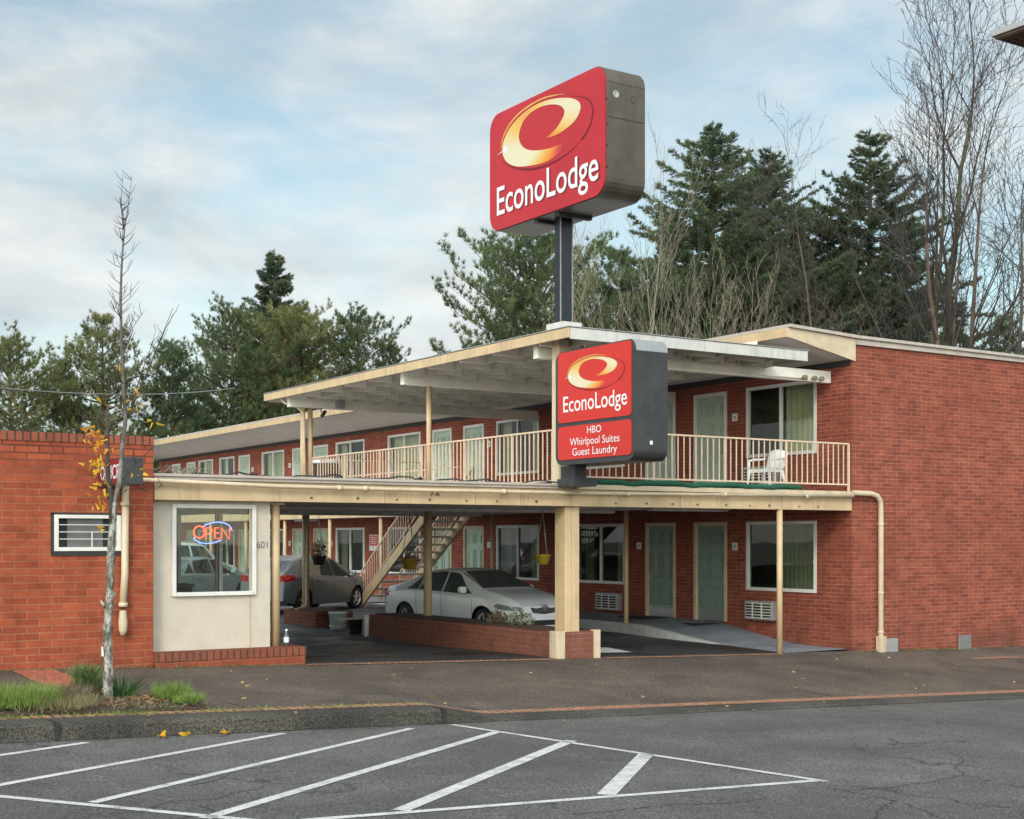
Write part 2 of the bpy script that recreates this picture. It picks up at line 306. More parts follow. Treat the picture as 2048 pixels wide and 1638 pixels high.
# ---------------------------------------------------------------- mesh helpers
class MB:
    def __init__(s): s.v = []; s.f = []; s.sm = []
    def quad(s, a, b, c, d, sm=False):
        i = len(s.v); s.v += [tuple(a), tuple(b), tuple(c), tuple(d)]; s.f.append((i, i+1, i+2, i+3)); s.sm.append(sm); return s
    def poly(s, pts):
        i = len(s.v); s.v += [tuple(p) for p in pts]; s.f.append(tuple(range(i, i+len(pts)))); s.sm.append(False); return s
    def box(s, x0, x1, y0, y1, z0, z1):
        i = len(s.v)
        s.v += [(x0, y0, z0), (x1, y0, z0), (x1, y1, z0), (x0, y1, z0), (x0, y0, z1), (x1, y0, z1), (x1, y1, z1), (x0, y1, z1)]
        s.f += [(i+a, i+b, i+c, i+d) for a, b, c, d in ((0, 3, 2, 1), (4, 5, 6, 7), (0, 1, 5, 4), (1, 2, 6, 5), (2, 3, 7, 6), (3, 0, 4, 7))]; s.sm += [False]*6; return s
    def prism(s, prof, axis, a0, a1):
        """prof: 2D polygon; axis 'x' -> prof=(y,z), 'y' -> prof=(x,z), 'z' -> prof=(x,y)"""
        def P(p, a): return {'x': (a, p[0], p[1]), 'y': (p[0], a, p[1]), 'z': (p[0], p[1], a)}[axis]
        n = len(prof); i = len(s.v); s.v += [P(p, a0) for p in prof]+[P(p, a1) for p in prof]
        s.f.append(tuple(range(i+n-1, i-1, -1))); s.f.append(tuple(range(i+n, i+2*n)))
        for k in range(n): s.f.append((i+k, i+(k+1) % n, i+n+(k+1) % n, i+n+k))
        s.sm += [False]*(n+2); return s
    def tube(s, pts, rad, n=8, caps=True, sm=True):
        pts = [Vector(p) for p in pts]; m = len(pts)
        if not hasattr(rad, '__len__'): rad = [rad]*m
        i0 = len(s.v); up = None
        for k in range(m):
            d = (pts[min(k+1, m-1)]-pts[max(k-1, 0)])
            d = d.normalized() if d.length > 1e-9 else Vector((0, 0, 1))
            if up is None: up = Vector((0, 0, 1)) if abs(d.z) < .9 else Vector((1, 0, 0))
            a = d.cross(up)
            if a.length < 1e-5: a = d.cross(Vector((1, .3, 0)))
            a.normalize(); b = a.cross(d); up = b
            for j in range(n):
                t = 2*math.pi*j/n; s.v.append(tuple(pts[k]+(a*math.cos(t)+b*math.sin(t))*rad[k]))
        for k in range(m-1):
            for j in range(n):
                s.f.append((i0+k*n+j, i0+k*n+(j+1) % n, i0+(k+1)*n+(j+1) % n, i0+(k+1)*n+j)); s.sm.append(sm)
        if caps:
            s.f.append(tuple(range(i0+n-1, i0-1, -1))); s.f.append(tuple(range(i0+(m-1)*n, i0+m*n))); s.sm += [False, False]
        return s
    def lathe(s, prof, c, n=20, axis='z', sm=True):
        """prof: (r, h) list"""
        i0 = len(s.v); c = Vector(c)
        for r, h in prof:
            for j in range(n):
                t = 2*math.pi*j/n; a, b = r*math.cos(t), r*math.sin(t)
                s.v.append(tuple(c+Vector({'z': (a, b, h), 'y': (a, h, b), 'x': (h, a, b)}[axis])))
        for k in range(len(prof)-1):
            for j in range(n): s.f.append((i0+k*n+j, i0+k*n+(j+1) % n, i0+(k+1)*n+(j+1) % n, i0+(k+1)*n+j)); s.sm.append(sm)
        return s
    def bar(s, p0, p1, w, h):
        """rectangular bar from p0 to p1, w sideways, h upwards"""
        p0, p1 = Vector(p0), Vector(p1); d = (p1-p0).normalized(); side = d.cross(Vector((0, 0, 1)))
        side = side.normalized() if side.length > 1e-5 else Vector((1, 0, 0)); up = side.cross(d).normalized()
        i = len(s.v)
        for p in (p0, p1):
            for a, b in ((-1, -1), (1, -1), (1, 1), (-1, 1)): s.v.append(tuple(p+side*(a*w/2)+up*(b*h/2)))
        s.f += [(i, i+1, i+2, i+3), (i+7, i+6, i+5, i+4)]+[(i+k, i+4+k, i+4+(k+1) % 4, i+(k+1) % 4) for k in range(4)]; s.sm += [False]*6; return s
    def grid(s, fn, us, vs, sm=True):
        i = len(s.v); m = len(vs)
        for u in us:
            for v in vs: s.v.append(tuple(fn(u, v)))
        for a in range(len(us)-1):
            for b in range(m-1): s.f.append((i+a*m+b, i+(a+1)*m+b, i+(a+1)*m+b+1, i+a*m+b+1)); s.sm.append(sm)
        return s
    def build(s, name, mat, parent=None, local=False, bevel=0, shift=None):
        me = bpy.data.meshes.new(name); v = np.array(s.v, dtype=np.float64).reshape(-1, 3)
        if parent is not None and not local: v = v-np.array(rootloc(parent))
        elif parent is None and shift is not None: v = v-np.array(shift)
        me.from_pydata(v.tolist(), [], s.f); me.polygons.foreach_set('use_smooth', s.sm)
        me.materials.append(M[mat] if isinstance(mat, str) else mat); me.update()
        o = bpy.data.objects.new(name, me); COL.objects.link(o)
        if parent is not None: o.parent = parent
        elif shift is not None: o.location = shift
        if bevel:
            b = o.modifiers.new('bevel', 'BEVEL'); b.width = bevel; b.segments = 2; b.limit_method = 'ANGLE'; b.angle_limit = R(40)
        return o
def rootloc(o):
    while o.parent is not None: o = o.parent
    return o.location
def tag(o, label=None, cat=None, group=None, kind=None):
    if label: o['label'] = label
    if cat: o['category'] = cat
    if group: o['group'] = group
    if kind: o['kind'] = kind
    return o
def thing(name, loc, label, cat, group=None, rz=0):
    e = bpy.data.objects.new(name, None); e.empty_display_size = .2; COL.objects.link(e); e.location = loc; e.rotation_euler.z = rz
    return tag(e, label, cat, group)
def copy_tree(o, parent=None):
    c = o.copy(); COL.objects.link(c)
    if parent is not None: c.parent = parent
    for ch in [k for k in bpy.data.objects if k.parent == o]: copy_tree(ch, c)
    return c
def lin(a, b, n): return [a+(b-a)*i/(n-1) for i in range(n)]
def sstep(t): t = max(0, min(1, t)); return t*t*(3-2*t)
def text(body, mat, parent, origin, xdir, ydir, width, height, weight=0, depth=.004, name='lettering', spacing=1):
    """lettering as a mesh; origin = middle of the baseline, width over all, height of the tallest letter"""
    cu = bpy.data.curves.new('t', 'FONT'); cu.body = body; cu.size = 1; cu.align_x = 'CENTER'; cu.align_y = 'BOTTOM_BASELINE'
    cu.offset = weight; cu.space_character = spacing; cu.resolution_u = 5
    to = bpy.data.objects.new('t', cu); COL.objects.link(to)
    dg = bpy.context.evaluated_depsgraph_get(); me = bpy.data.meshes.new_from_object(to.evaluated_get(dg))
    bpy.data.objects.remove(to); bpy.data.curves.remove(cu)
    X = [v.co.x for v in me.vertices]; top = max(v.co.y for v in me.vertices); cx = (min(X)+max(X))/2; sx = width/(max(X)-min(X)); sy = height/top
    x, y = Vector(xdir), Vector(ydir); z = x.cross(y); off = Vector(origin)-Vector(rootloc(parent))
    for v in me.vertices: c = v.co.copy(); v.co = off+x*((c.x-cx)*sx)+y*(c.y*sy)+z*c.z
    me.materials.clear(); me.materials.append(M[mat] if isinstance(mat, str) else mat)
    o = bpy.data.objects.new(name, me); COL.objects.link(o); o.parent = parent
    for p in me.polygons: p.use_smooth = False
    if depth > .0035: so = o.modifiers.new('t', 'SOLIDIFY'); so.thickness = depth; so.offset = 1
    return o
def wall_cells(mb, plane, c, a0, a1, z0, z1, holes, n=1):
    """a wall sheet at x=c (plane 'x', along y) or y=c (plane 'y', along x) with rectangular openings"""
    As = sorted({a0, a1}|{h[0] for h in holes}|{h[1] for h in holes}); Zs = sorted({z0, z1}|{h[2] for h in holes}|{h[3] for h in holes})
    for i in range(len(As)-1):
        for j in range(len(Zs)-1):
            ca, cz = (As[i]+As[i+1])/2, (Zs[j]+Zs[j+1])/2
            if any(h[0] < ca < h[1] and h[2] < cz < h[3] for h in holes): continue
            if plane == 'x': mb.quad((c, As[i+1], Zs[j]), (c, As[i], Zs[j]), (c, As[i], Zs[j+1]), (c, As[i+1], Zs[j+1]))
            else: mb.quad((As[i], c, Zs[j]), (As[i+1], c, Zs[j]), (As[i+1], c, Zs[j+1]), (As[i], c, Zs[j+1]))
    return mb
def blades_mesh(name, mat, P, D, L, W, rng, parent=None, shift=(0, 0, 0), tip=.25, kind=None):
    """N tapered leaf quads: base points P, directions D, lengths L, widths W"""
    n = len(P); rnd = rng.normal(size=(n, 3)); s = np.cross(D, rnd); s /= np.linalg.norm(s, axis=1, keepdims=True)+1e-9
    L = L.reshape(-1, 1); W = W.reshape(-1, 1)
    v = np.empty((n, 4, 3)); v[:, 0] = P-s*W*.5; v[:, 1] = P+s*W*.5
    v[:, 2] = P+D*L+s*W*tip*.5; v[:, 3] = P+D*L-s*W*tip*.5
    v = v.reshape(-1, 3)-np.array(shift)
    me = bpy.data.meshes.new(name); me.vertices.add(4*n); me.vertices.foreach_set('co', v.ravel())
    me.loops.add(4*n); me.loops.foreach_set('vertex_index', np.arange(4*n)); me.polygons.add(n)
    me.polygons.foreach_set('loop_start', np.arange(0, 4*n, 4)); me.update(calc_edges=True)
    me.materials.append(M[mat]); o = bpy.data.objects.new(name, me); COL.objects.link(o)
    if parent is not None: o.parent = parent
    else: o.location = shift
    if kind: o['kind'] = kind
    return o
# ================================================================ SETTING: ground, road, kerb, pavement, lot
def road_z(X): return -.1-.034*(max(-12, min(24, X))-3.5)
def wb(X): return .2-.028*(max(-12, min(30, X))-4.4)          # ground along the building line
def kerb_h(X): return .18-.145*sstep((X-8.5)/1.15)
YK, YE, YW = 14.85, 15.32, 19.8
def walk_z(X, Y):
    k = road_z(X)+kerb_h(X); t = max(0, min(1, (Y-YE)/(YW-YE))); return k*(1-t)+wb(X)*t
def lot_z(X, Y):
    w = sstep((Y-19.8)/5); return (1-w)*wb(X)+w*min(.06, -.12+.018*max(0, Y-26))
def sheet(name, mat, xs, ys, fz):
    mb = MB(); mb.grid(lambda a, b: (a, b, fz(a, b)), xs, ys, False)
    for i, f in enumerate(mb.f): mb.f[i] = f
    return tag(mb.build(name, mat), kind='structure')
g = MB(); g.quad((-900, -900, -1.05), (900, -900, -1.05), (900, 900, -1.05), (-900, 900, -1.05)); tag(g.build('ground', 'earth'), kind='structure')
rx = [-60, -12, 0, 3.5, 6, 8.5, 9.6, 12, 16, 20, 24, 60]
sheet('road', 'asphalt_road', rx, [-25, 0, 6, 10, 12, 14, YK+.01], lambda X, Y: road_z(X))
xs = [-60, -12, -5, 0, 2, 4, 5, 6, 7, 8]+lin(8.4, 9.8, 15)+[11, 13, 16, 20, 24, 40, 60]
sheet('pavement', 'sidewalk_mat', xs, lin(YE-.02, YW+.12, 8), walk_z)
kb = MB()
def kprof(X):
    r = road_z(X); h = kerb_h(X); return [(YK-.015, r-.2), (YK-.015, r+.001), (YK+.02, r+h*.8), (YK+.075, r+h), (YE, r+h+.006)]
for a, b in zip(xs[:-1], xs[1:]):
    A, B = kprof(a), kprof(b)
    for k in range(4): kb.quad((a, A[k][0], A[k][1]), (b, B[k][0], B[k][1]), (b, B[k+1][0], B[k+1][1]), (a, A[k+1][0], A[k+1][1]), k in (2,))
tag(kb.build('kerb', 'kerb_mat'), kind='structure')
sheet('brick_edging', 'brick_border_mat', xs, [YE-.01, YE+.2], lambda X, Y: walk_z(X, Y)+.008)
sheet('brick_crossing', 'brick_paving', [4.62, 4.9, 5.2], lin(17.0, 19.74, 5), lambda X, Y: walk_z(X, Y)+.006)
sheet('brick_border', 'brick_border_mat', [8.97, 10, 11, 12, 13, 13.7], [19.62, 19.74], lambda X, Y: walk_z(X, Y)+.005)
sheet('brick_border', 'brick_border_mat', [14.7, 16, 17.5, 19], [19.62, 19.74], lambda X, Y: walk_z(X, Y)+.005)
sheet('brick_border', 'brick_border_mat', [23.2, 26, 30, 40], [18.55, 18.75], lambda X, Y: walk_z(X, Y)+.005)
j = MB()                                                        # joints in the kerb, a crack along the gutter
for X in (3.93, 8.62):
    r = road_z(X); j.box(X-.02, X+.025, YK-.022, YK+.3, r, r+kerb_h(X)+.008)
tag(j.build('kerb_joint', 'dark'), kind='structure')
gl = MB(); rg = random.Random(4)
gx = lin(2, 34, 130); prev = None
for X in gx:
    w = .006+.018*abs(math.sin(X*3.1)*math.sin(X*1.7))*rg.random()+(.012 if X > 14 else 0); c = (X, YK-.03, road_z(X)+.004, w)
    if prev: gl.quad((prev[0], prev[1]-prev[3], prev[2]), (c[0], c[1]-c[3], c[2]), (c[0], c[1]+c[3], c[2]), (prev[0], prev[1]+prev[3], prev[2]))
    prev = c
tag(gl.build('gutter_crack', 'dark'), kind='structure')
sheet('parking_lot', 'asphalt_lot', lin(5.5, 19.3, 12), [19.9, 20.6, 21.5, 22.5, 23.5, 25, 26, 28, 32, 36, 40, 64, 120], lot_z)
# pavement seams
sm = MB()
for X, y1 in ((6.35, 19.0), (9.55, 19.6), (16.1, 19.6)):
    sm.quad((X, 15.6, walk_z(X, 15.6)+.004), (X+.03, 15.6, walk_z(X, 15.6)+.004), (X+.03-.6, y1, walk_z(X, y1)+.004), (X-.6, y1, walk_z(X, y1)+.004))
tag(sm.build('pavement_joint', 'dark'), kind='structure')
# road markings (white hatching ahead of the parking bay)
mk = MB()
def stripe(a, b, w):
    a, b = Vector(a), Vector(b); d = (b-a).normalized(); n = Vector((-d.y, d.x))*w/2
    K = 12
    for k in range(K):
        p, q = a+(b-a)*k/K, a+(b-a)*(k+1)/K
        mk.quad(*[(v.x, v.y, road_z(v.x)+.005) for v in (p-n, q-n, q+n, p+n)])
stripe((2.30, 13.42), (4.17, 14.58), .10)
stripe((1.6, 11.42), (6.38, 14.60), .10)
stripe((3.20, 11.06), (7.99, 14.53), .10)
stripe((3.76, 10.07), (8.84, 13.93), .115)
stripe((5.27, 9.77), (9.17, 12.92), .14)
stripe((7.27, 9.72), (9.29, 11.70), .165)
stripe((8.65, 14.70), (9.72, 9.50), .10)
stripe((4.4, 9.70), (9.75, 9.58), .10)
stripe((4.3, 9.55), (1.2, 13.4), .10)
ck = MB(); rg = random.Random(77)
def rpt(x, y):
    r = ray(x, y); t = (-.1+.034*3.5-CZ)/(r[2]+.034*r[0]); return Vector((r[0]*t, r[1]*t))
for line in ([(1640, 1575), (1690, 1582), (1774, 1576), (1874, 1562), (1929, 1550), (1980, 1562), (2060, 1578)], [(1680, 1580), (1740, 1592), (1804, 1605), (1850, 1622), (1890, 1642)], [(1140, 1628), (1230, 1622), (1334, 1610), (1454, 1607), (1540, 1596)], [(1929, 1550), (1910, 1535), (1930, 1520), (1900, 1505)], [(380, 1572), (440, 1560), (470, 1540), (560, 1532)], [(1790, 1600), (1760, 1620), (1745, 1642)]):
    P_ = [rpt(*p) for p in line]; Q = []
    for a, b in zip(P_[:-1], P_[1:]):
        n_ = max(4, int((b-a).length/.035))
        for k in range(n_): Q.append(a+(b-a)*k/n_+Vector((rg.gauss(0, .010), rg.gauss(0, .012))))
    for a, b in zip(Q[:-1], Q[1:]):
        d_ = (b-a).normalized(); n_ = Vector((-d_.y, d_.x))*rg.uniform(.002, .0075)
        ck.quad(*[(v.x, v.y, road_z(v.x)+.0035) for v in (a-n_, b-n_, b+n_, a+n_)])
tag(ck.build('road_crack', 'dark'), kind='structure')
tag(mk.build('road_marking', 'road_paint'), kind='structure')
bm = MB(); zz = lambda x, y: lot_z(x, y)+.006
bm.quad(*[(x, y, zz(x, y)) for x, y in ((14.9, 20.75), (16.1, 20.7), (16.4, 21.9), (15.2, 22.0))]); tag(bm.build('parking_marking', 'kerb_white'), kind='structure')
bm = MB(); zz = lambda x, y: lot_z(x, y)+.004
for k in range(5):
    Y = 34+k*3.3; bm.quad(*[(x, y, zz(x, y)) for x, y in ((12.2, Y), (16.6, Y+2.6), (16.6, Y+2.7), (12.2, Y+.1))])
tag(bm.build('parking_marking', 'kerb_white'), kind='structure')
# raised walkway with its ramp, white kerb face
def wz(Y): return .10*sstep((Y-21.2)/3.2)+(wb(20)+.012)*(1-sstep((Y-21.2)/3.2)) if Y < 24.6 else .10
def wedge(Y): return 19.3-1.05*sstep((25.5-Y)/2.2)*0+.55*0
def wx(Y):
    return 19.25-.25*math.exp(-((Y-23.6)/1.3)**2)
wy = [19.93, 20.5, 21, 21.5, 22, 22.5, 23, 23.5, 24, 24.5, 25, 26, 27, 30, 40, 62]
w = MB(); kf = MB()
for a, b in zip(wy[:-1], wy[1:]):
    w.quad((wx(a), a, wz(a)), (21.02, a, wz(a)+.05*sstep((a-20)/4)), (21.02, b, wz(b)+.05*sstep((b-20)/4)), (wx(b), b, wz(b)))
    kf.quad((wx(a)-.012, a, lot_z(19, a)-.1), (wx(a)-.004, a, wz(a)+.004), (wx(b)-.004, b, wz(b)+.004), (wx(b)-.012, b, lot_z(19, b)-.1))
    kf.quad((wx(a)-.004, a, wz(a)+.004), (wx(a)+.16, a, wz(a)+.005), (wx(b)+.16, b, wz(b)+.005), (wx(b)-.004, b, wz(b)+.004))
tag(w.build('walkway', 'walk_paint'), kind='structure'); tag(kf.build('walkway_kerb', 'kerb_white'), kind='structure')

# ================================================================ MOTEL WING
XF = 21.0
wing = thing('motel_wing', (XF, 19.8, -.3), 'long two storey red brick motel wing with green doors, right of the parking lot', 'building')
UW = [(20.82, 22.9), (27.3, 29.3), (31.09, 33.18), (37.62, 39.72), (41.42, 43.54), (48.0, 50.03), (52.88, 54.46), (55.25, 56.89)]
UD = [(23.57, 24.68), (25.36, 26.47), (33.9, 35.01), (35.72, 36.84), (44.22, 45.37), (46.1, 47.2), (51.27, 52.4), (57.31, 58.35), (59.17, 60.21)]
holes = []
for lo, wz0, wz1, dz0 in ((0, .9, 2.36, .15), (1, 3.8, 5.3, 2.97)):
    for a, b in UW: holes.append((a, b, wz0, wz1))
    for a, b in UD: holes.append((a, b, dz0, wz1+.01))
mb = MB(); wall_cells(mb, 'x', XF, 19.83, 62, -.6, 5.75, holes)
for a, b, z0, z1 in holes:                                      # reveals
    d = XF+.12
    mb.quad((XF, a, z0), (d, a, z0), (d, a, z1), (XF, a, z1)); mb.quad((XF, b, z0), (XF, b, z1), (d, b, z1), (d, b, z0))
    mb.quad((XF, a, z1), (d, a, z1), (d, b, z1), (XF, b, z1)); mb.quad((XF, a, z0), (XF, b, z0), (d, b, z0), (d, a, z0))
mb.quad((XF, 19.83, -1), (29.5, 19.83, -1), (29.5, 19.83, 6.0), (XF, 19.83, 6.0))
mb.quad((29.5, 19.83, -1), (29.5, 62, -1), (29.5, 62, 6), (29.5, 19.83, 6)); mb.quad((XF, 62, -1), (XF, 62, 6), (29.5, 62, 6), (29.5, 62, -1))
mb.build('wall', 'brick_wing', wing)
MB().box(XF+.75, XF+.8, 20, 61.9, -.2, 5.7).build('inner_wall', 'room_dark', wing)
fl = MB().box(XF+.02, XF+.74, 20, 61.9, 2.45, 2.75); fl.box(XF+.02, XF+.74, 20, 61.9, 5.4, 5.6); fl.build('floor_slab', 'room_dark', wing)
# roof: slab with tapering eave along the walkway
rf = MB().prism([(19.2, 6.115), (21.1, 6.04), (29.6, 5.99), (29.6, 6.05), (21.1, 6.10), (19.2, 6.175)], 'y', 19.72, 62.2).build('roof', 'coping', wing)
MB().prism([(19.26, 5.945), (21.0, 5.62), (21.0, 6.035), (19.26, 6.11)], 'y', 19.84, 62.1).build('soffit', 'soffit', wing)
MB().prism([(19.2, 5.93), (21.06, 5.58), (21.06, 6.035), (19.2, 6.11)], 'y', 19.78, 19.835).build('gable_fascia', 'tan_light', wing)
MB().box(19.17, 19.255, 19.84, 62.1, 5.93, 6.03).box(19.19, 19.255, 19.84, 62.1, 6.035, 6.11).build('eave_fascia', 'tan', wing)
MB().box(XF+.07, 29.5, 19.77, 19.826, 5.92, 6.03).build('coping_band', 'coping', wing)
MB().box(XF-.03, XF-.003, 19.86, 62, 5.5, 5.61).build('wall_trim', 'dark', wing)
lt = MB()
for Y in (25, 33.8, 43, 52): lt.box(19.9, 20.2, Y-.5, Y+.5, 5.70, 5.82)
# windows, doors
def pleat(y0, y1, z0, z1, x, amp, per):
    mb = MB(); ys = lin(y0, y1, max(8, int((y1-y0)/per*6)))
    mb.grid(lambda y, z: (x+amp*math.sin(y/per*2*math.pi+.6*math.sin(y*3)), y, z), ys, [z0, z1]); return mb
def window(a, b, z0, z1, k):
    f = MB(); x0, x1 = XF-.025, XF+.06; t = .05
    f.box(x0, x1, a-.02, a+t, z0-.02, z1+.02); f.box(x0, x1, b-t, b+.02, z0-.02, z1+.02)
    f.box(x0+.002, x1, a+t, b-t, z1-t, z1+.02); f.box(x0-.012, x1, a+t, b-t, z0-.02, z0+t)
    mid = (a+b)/2
    if not (k == 0): f.box(x0+.01, x1-.01, mid-.03, mid+.03, z0+t, z1-t)
    wn = f.build('window', 'white_trim', wing)
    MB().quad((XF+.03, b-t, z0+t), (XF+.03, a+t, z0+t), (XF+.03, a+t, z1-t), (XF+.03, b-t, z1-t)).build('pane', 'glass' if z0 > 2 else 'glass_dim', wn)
    rr = random.Random(int(a*10)+int(z0*7))
    if k == 0: pleat(a+.03, a+.03+(b-a)*.60, z0, z1, XF+.26, .035, .13).build('curtain', 'curtain', wn)
    elif k == 1: pleat(a+.03, mid+.03, z0, z1, XF+.22, .03, .16).build('curtain', 'curtain', wn); 
    elif rr.random() < .75:
        c = MB(); w1 = (b-a)*rr.uniform(.16, .34)
        pleat(a+.02, a+w1, z0, z1, XF+.22, .03, .14).build('curtain', 'curtain_pale' if rr.random() < .5 else 'curtain', wn)
        if rr.random() < .5: pleat(b-(b-a)*.2, b-.02, z0, z1, XF+.22, .03, .14).build('curtain', 'curtain', wn)
    else: pleat(a+.02, b-.02, z0, z1, XF+.22, .03, .15).build('curtain', 'curtain', wn)
for i, (a, b) in enumerate(UW):
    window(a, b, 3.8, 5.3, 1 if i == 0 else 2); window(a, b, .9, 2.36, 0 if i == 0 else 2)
def door(a, b, z0, z1, lower, flip):
    t = .075; f = MB(); x0, x1 = XF-.02, XF+.11
    f.box(x0, x1, a-.01, a+t, z0, z1+.01); f.box(x0, x1, b-t, b+.01, z0, z1+.01); f.box(x0+.003, x1, a+t, b-t, z1-t, z1+.01)
    fr = f.build('door_frame', 'white_trim' if not lower else 'tan_light', wing)
    dk = 'door_dark' if (lower and a < 27) else 'door_green'
    d = MB(); xd = XF+.045; ya, yb = a+t, b-t; d.box(xd, xd+.05, ya, yb, z0+.01, z1-t)
    w = yb-ya; H = z1-t-z0
    for zz0, zz1 in ((.10, .36), (.42, .72), (.80, .93)):       # six raised panels
        for s in (0, 1):
            p0 = ya+w*(.12+.42*s); p1 = p0+w*.34; q0, q1 = z0+H*zz0, z0+H*zz1
            d.box(xd-.022, xd, p0, p0+.025, q0, q1); d.box(xd-.022, xd, p1-.025, p1, q0, q1); d.box(xd-.022, xd, p0+.025, p1-.025, q1-.025, q1); d.box(xd-.022, xd, p0+.025, p1-.025, q0, q0+.025); d.box(xd-.018, xd, p0+.06, p1-.06, q0+.06, q1-.06)
    dl = d.build('door', dk, wing, bevel=.004)
    h = MB(); yh = yb-.07 if flip else ya+.07; sg = -1 if flip else 1
    h.lathe([(.0, -.03), (.028, -.03), (.028, 0)], (xd-.001, yh, z0+1.0), 10, 'x'); h.lathe([(0, -.022), (.024, -.022), (.024, 0)], (xd-.001, yh, z0+1.12), 10, 'x')
    h.tube([(xd-.03, yh, z0+1.0), (xd-.05, yh, z0+1.0), (xd-.055, yh+sg*.11, z0+.995)], .011, 6); h.box(xd-.008, xd-.002, yh-.02, yh+.02, z0+.88, z0+1.06)
    h.build('handle', 'steel', dl)
    if lower: MB().box(xd-.018, xd-.015, ya+.02, yb-.02, z0+.02, z0+.27).build('kick_plate', 'steel', dl)
    if lower: MB().box(XF+.0, XF+.1, a+t, b-t, z0-.02, z0+.012).build('threshold', 'steel_dull', fr)
for i, (a, b) in enumerate(UD):
    fl_ = i % 2 == 1
    door(a, b, 2.97, 5.3, False, fl_); door(a, b, .15, 2.37, True, fl_)
    s = b+.18 if i % 2 == 1 else a-.36
    for z in (1.75, 4.62):
        p = MB().box(XF-.014, XF-.002, s, s+.17, z, z+.17).build('room_plaque', 'white_trim', wing)
        MB().box(XF-.018, XF-.0145, s+.05, s+.12, z+.05, z+.12).build('room_number', 'grey_box', p)
def ac_unit(y0, y1, z0, z1):
    b = MB().box(XF-.16, XF+.02, y0, y1, z0, z1).build('air_conditioner', 'steel_dull', wing, bevel=.012)
    g_ = MB(); n = 6
    for k in range(n): zc = z0+.05+(z1-z0-.1)*k/(n-1); g_.box(XF-.176, XF-.161, y0+.04, y1-.04, zc-.012, zc+.006)
    for f in (.35, .68): yc = y0+(y1-y0)*f; g_.box(XF-.181, XF-.177, yc-.02, yc+.02, z0+.03, z1-.03)
    g_.build('grille', 'white_trim', b); MB().box(XF-.1625, XF-.1605, y0+.05, y1-.05, z0+.05, z1-.05).build('grille_back', 'dark', b)
ac_unit(21.96, 22.82, .25, .66); ac_unit(27.42, 28.32, .23, .65); ac_unit(21.9, 22.86, 3.14, 3.58)
# upper walkway along the wing: deck, tan edge beam, posts
MB().box(19.25, XF-.01, 31.3, 61.9, 2.70, 2.95).build('upper_walkway', 'ceiling', wing)
MB().box(19.19, 19.248, 31.3, 61.9, 2.66, 2.97).build('walkway_beam', 'tan', wing)
for Y in (25.05, 30.73, 37.0, 40.5, 44.03, 47.5, 51, 54.5, 58, 61.5): MB().tube([(19.3, Y, .05), (19.3, Y, 2.66)], .055, 10).build('post', 'tan', wing)
ur = MB()
for z in (3.95, 3.12): ur.bar((19.3, 32.4, z), (19.3, 61.8, z), .035, .035)
ur.build('handrail', 'tan_rail', wing)
for z0 in (2.56,):
    for Y in (43.2, 52): MB().box(19.8, 20.1, Y, Y+1.2, 2.6, 2.68).build('walkway_light', 'plastic_white', wing)
# corner drainpipe, meter boxes on the street wall
dp = MB(); dp.tube([(20.9, 19.70, 2.925), (21.45, 19.72, 2.915), (21.62, 19.73, 2.88), (21.72, 19.735, 2.78), (21.745, 19.74, 2.6), (21.745, 19.74, -.05)], .055, 12)
for z in (2.3, .9, .1): dp.lathe([(.055, -.03), (.066, -.03), (.066, .03), (.055, .03)], (21.745, 19.74, z), 12)
dp.box(21.66, 21.83, 19.66, 19.80, -.36, .02); dp.build('drainpipe', 'tan_light', wing, bevel=.01)
MB().tube([(21.86, 19.80, 2.75), (21.87, 19.80, 0)], .010, 6).tube([(21.7, 19.80, 2.86), (21.80, 19.80, 2.85), (21.86, 19.80, 2.75)], .010, 6).build('conduit', 'grey_box', wing)
MB().box(21.86, 22.24, 19.72, 19.825, -.38, -.04).build('meter_box', 'steel_dull', wing, bevel=.012)
b = MB().box(24.18, 24.58, 19.77, 19.826, -.37, -.06).build('vent_cover', 'steel', wing, bevel=.006)

# ================================================================ OFFICE: brick building with cream front
off = thing('office_building', (6.6, 19.8, .1), 'low red brick office with cream stucco front and lit window at far left', 'building')
XA, XO = 6.62, 8.52
mb = MB(); wall_cells(mb, 'y', YW, -9, XA, -.3, 3.36, [(5.22, 6.12, 1.84, 2.33)])
mb.quad((XA, YW, -.3), (XA, 24, -.3), (XA, 24, 3.36), (XA, YW, 3.36)); mb.quad((-9, YW, -.3), (-9, YW, 3.36), (-9, 30, 3.36), (-9, 30, -.3))
mb.quad((-9, 30, -.3), (-9, 30, 3.36), (XA, 30, 3.36), (XA, 30, -.3)); mb.build('wall', 'brick_bold', off)
MB().box(-9, XA, 19.9, 30, 3.2, 3.3).build('roof', 'roofing', off)
MB().box(-9.02, XA+.006, 19.785, 20.02, 3.362, 3.485).build('coping', 'brick_soldier', off)
MB().box(6.3, XA, 24, 24.2, -.3, 3.3).box(6.3, XA+.0, 20, 24, 3.3, 3.3).build('back_wall', 'room_dark', off)
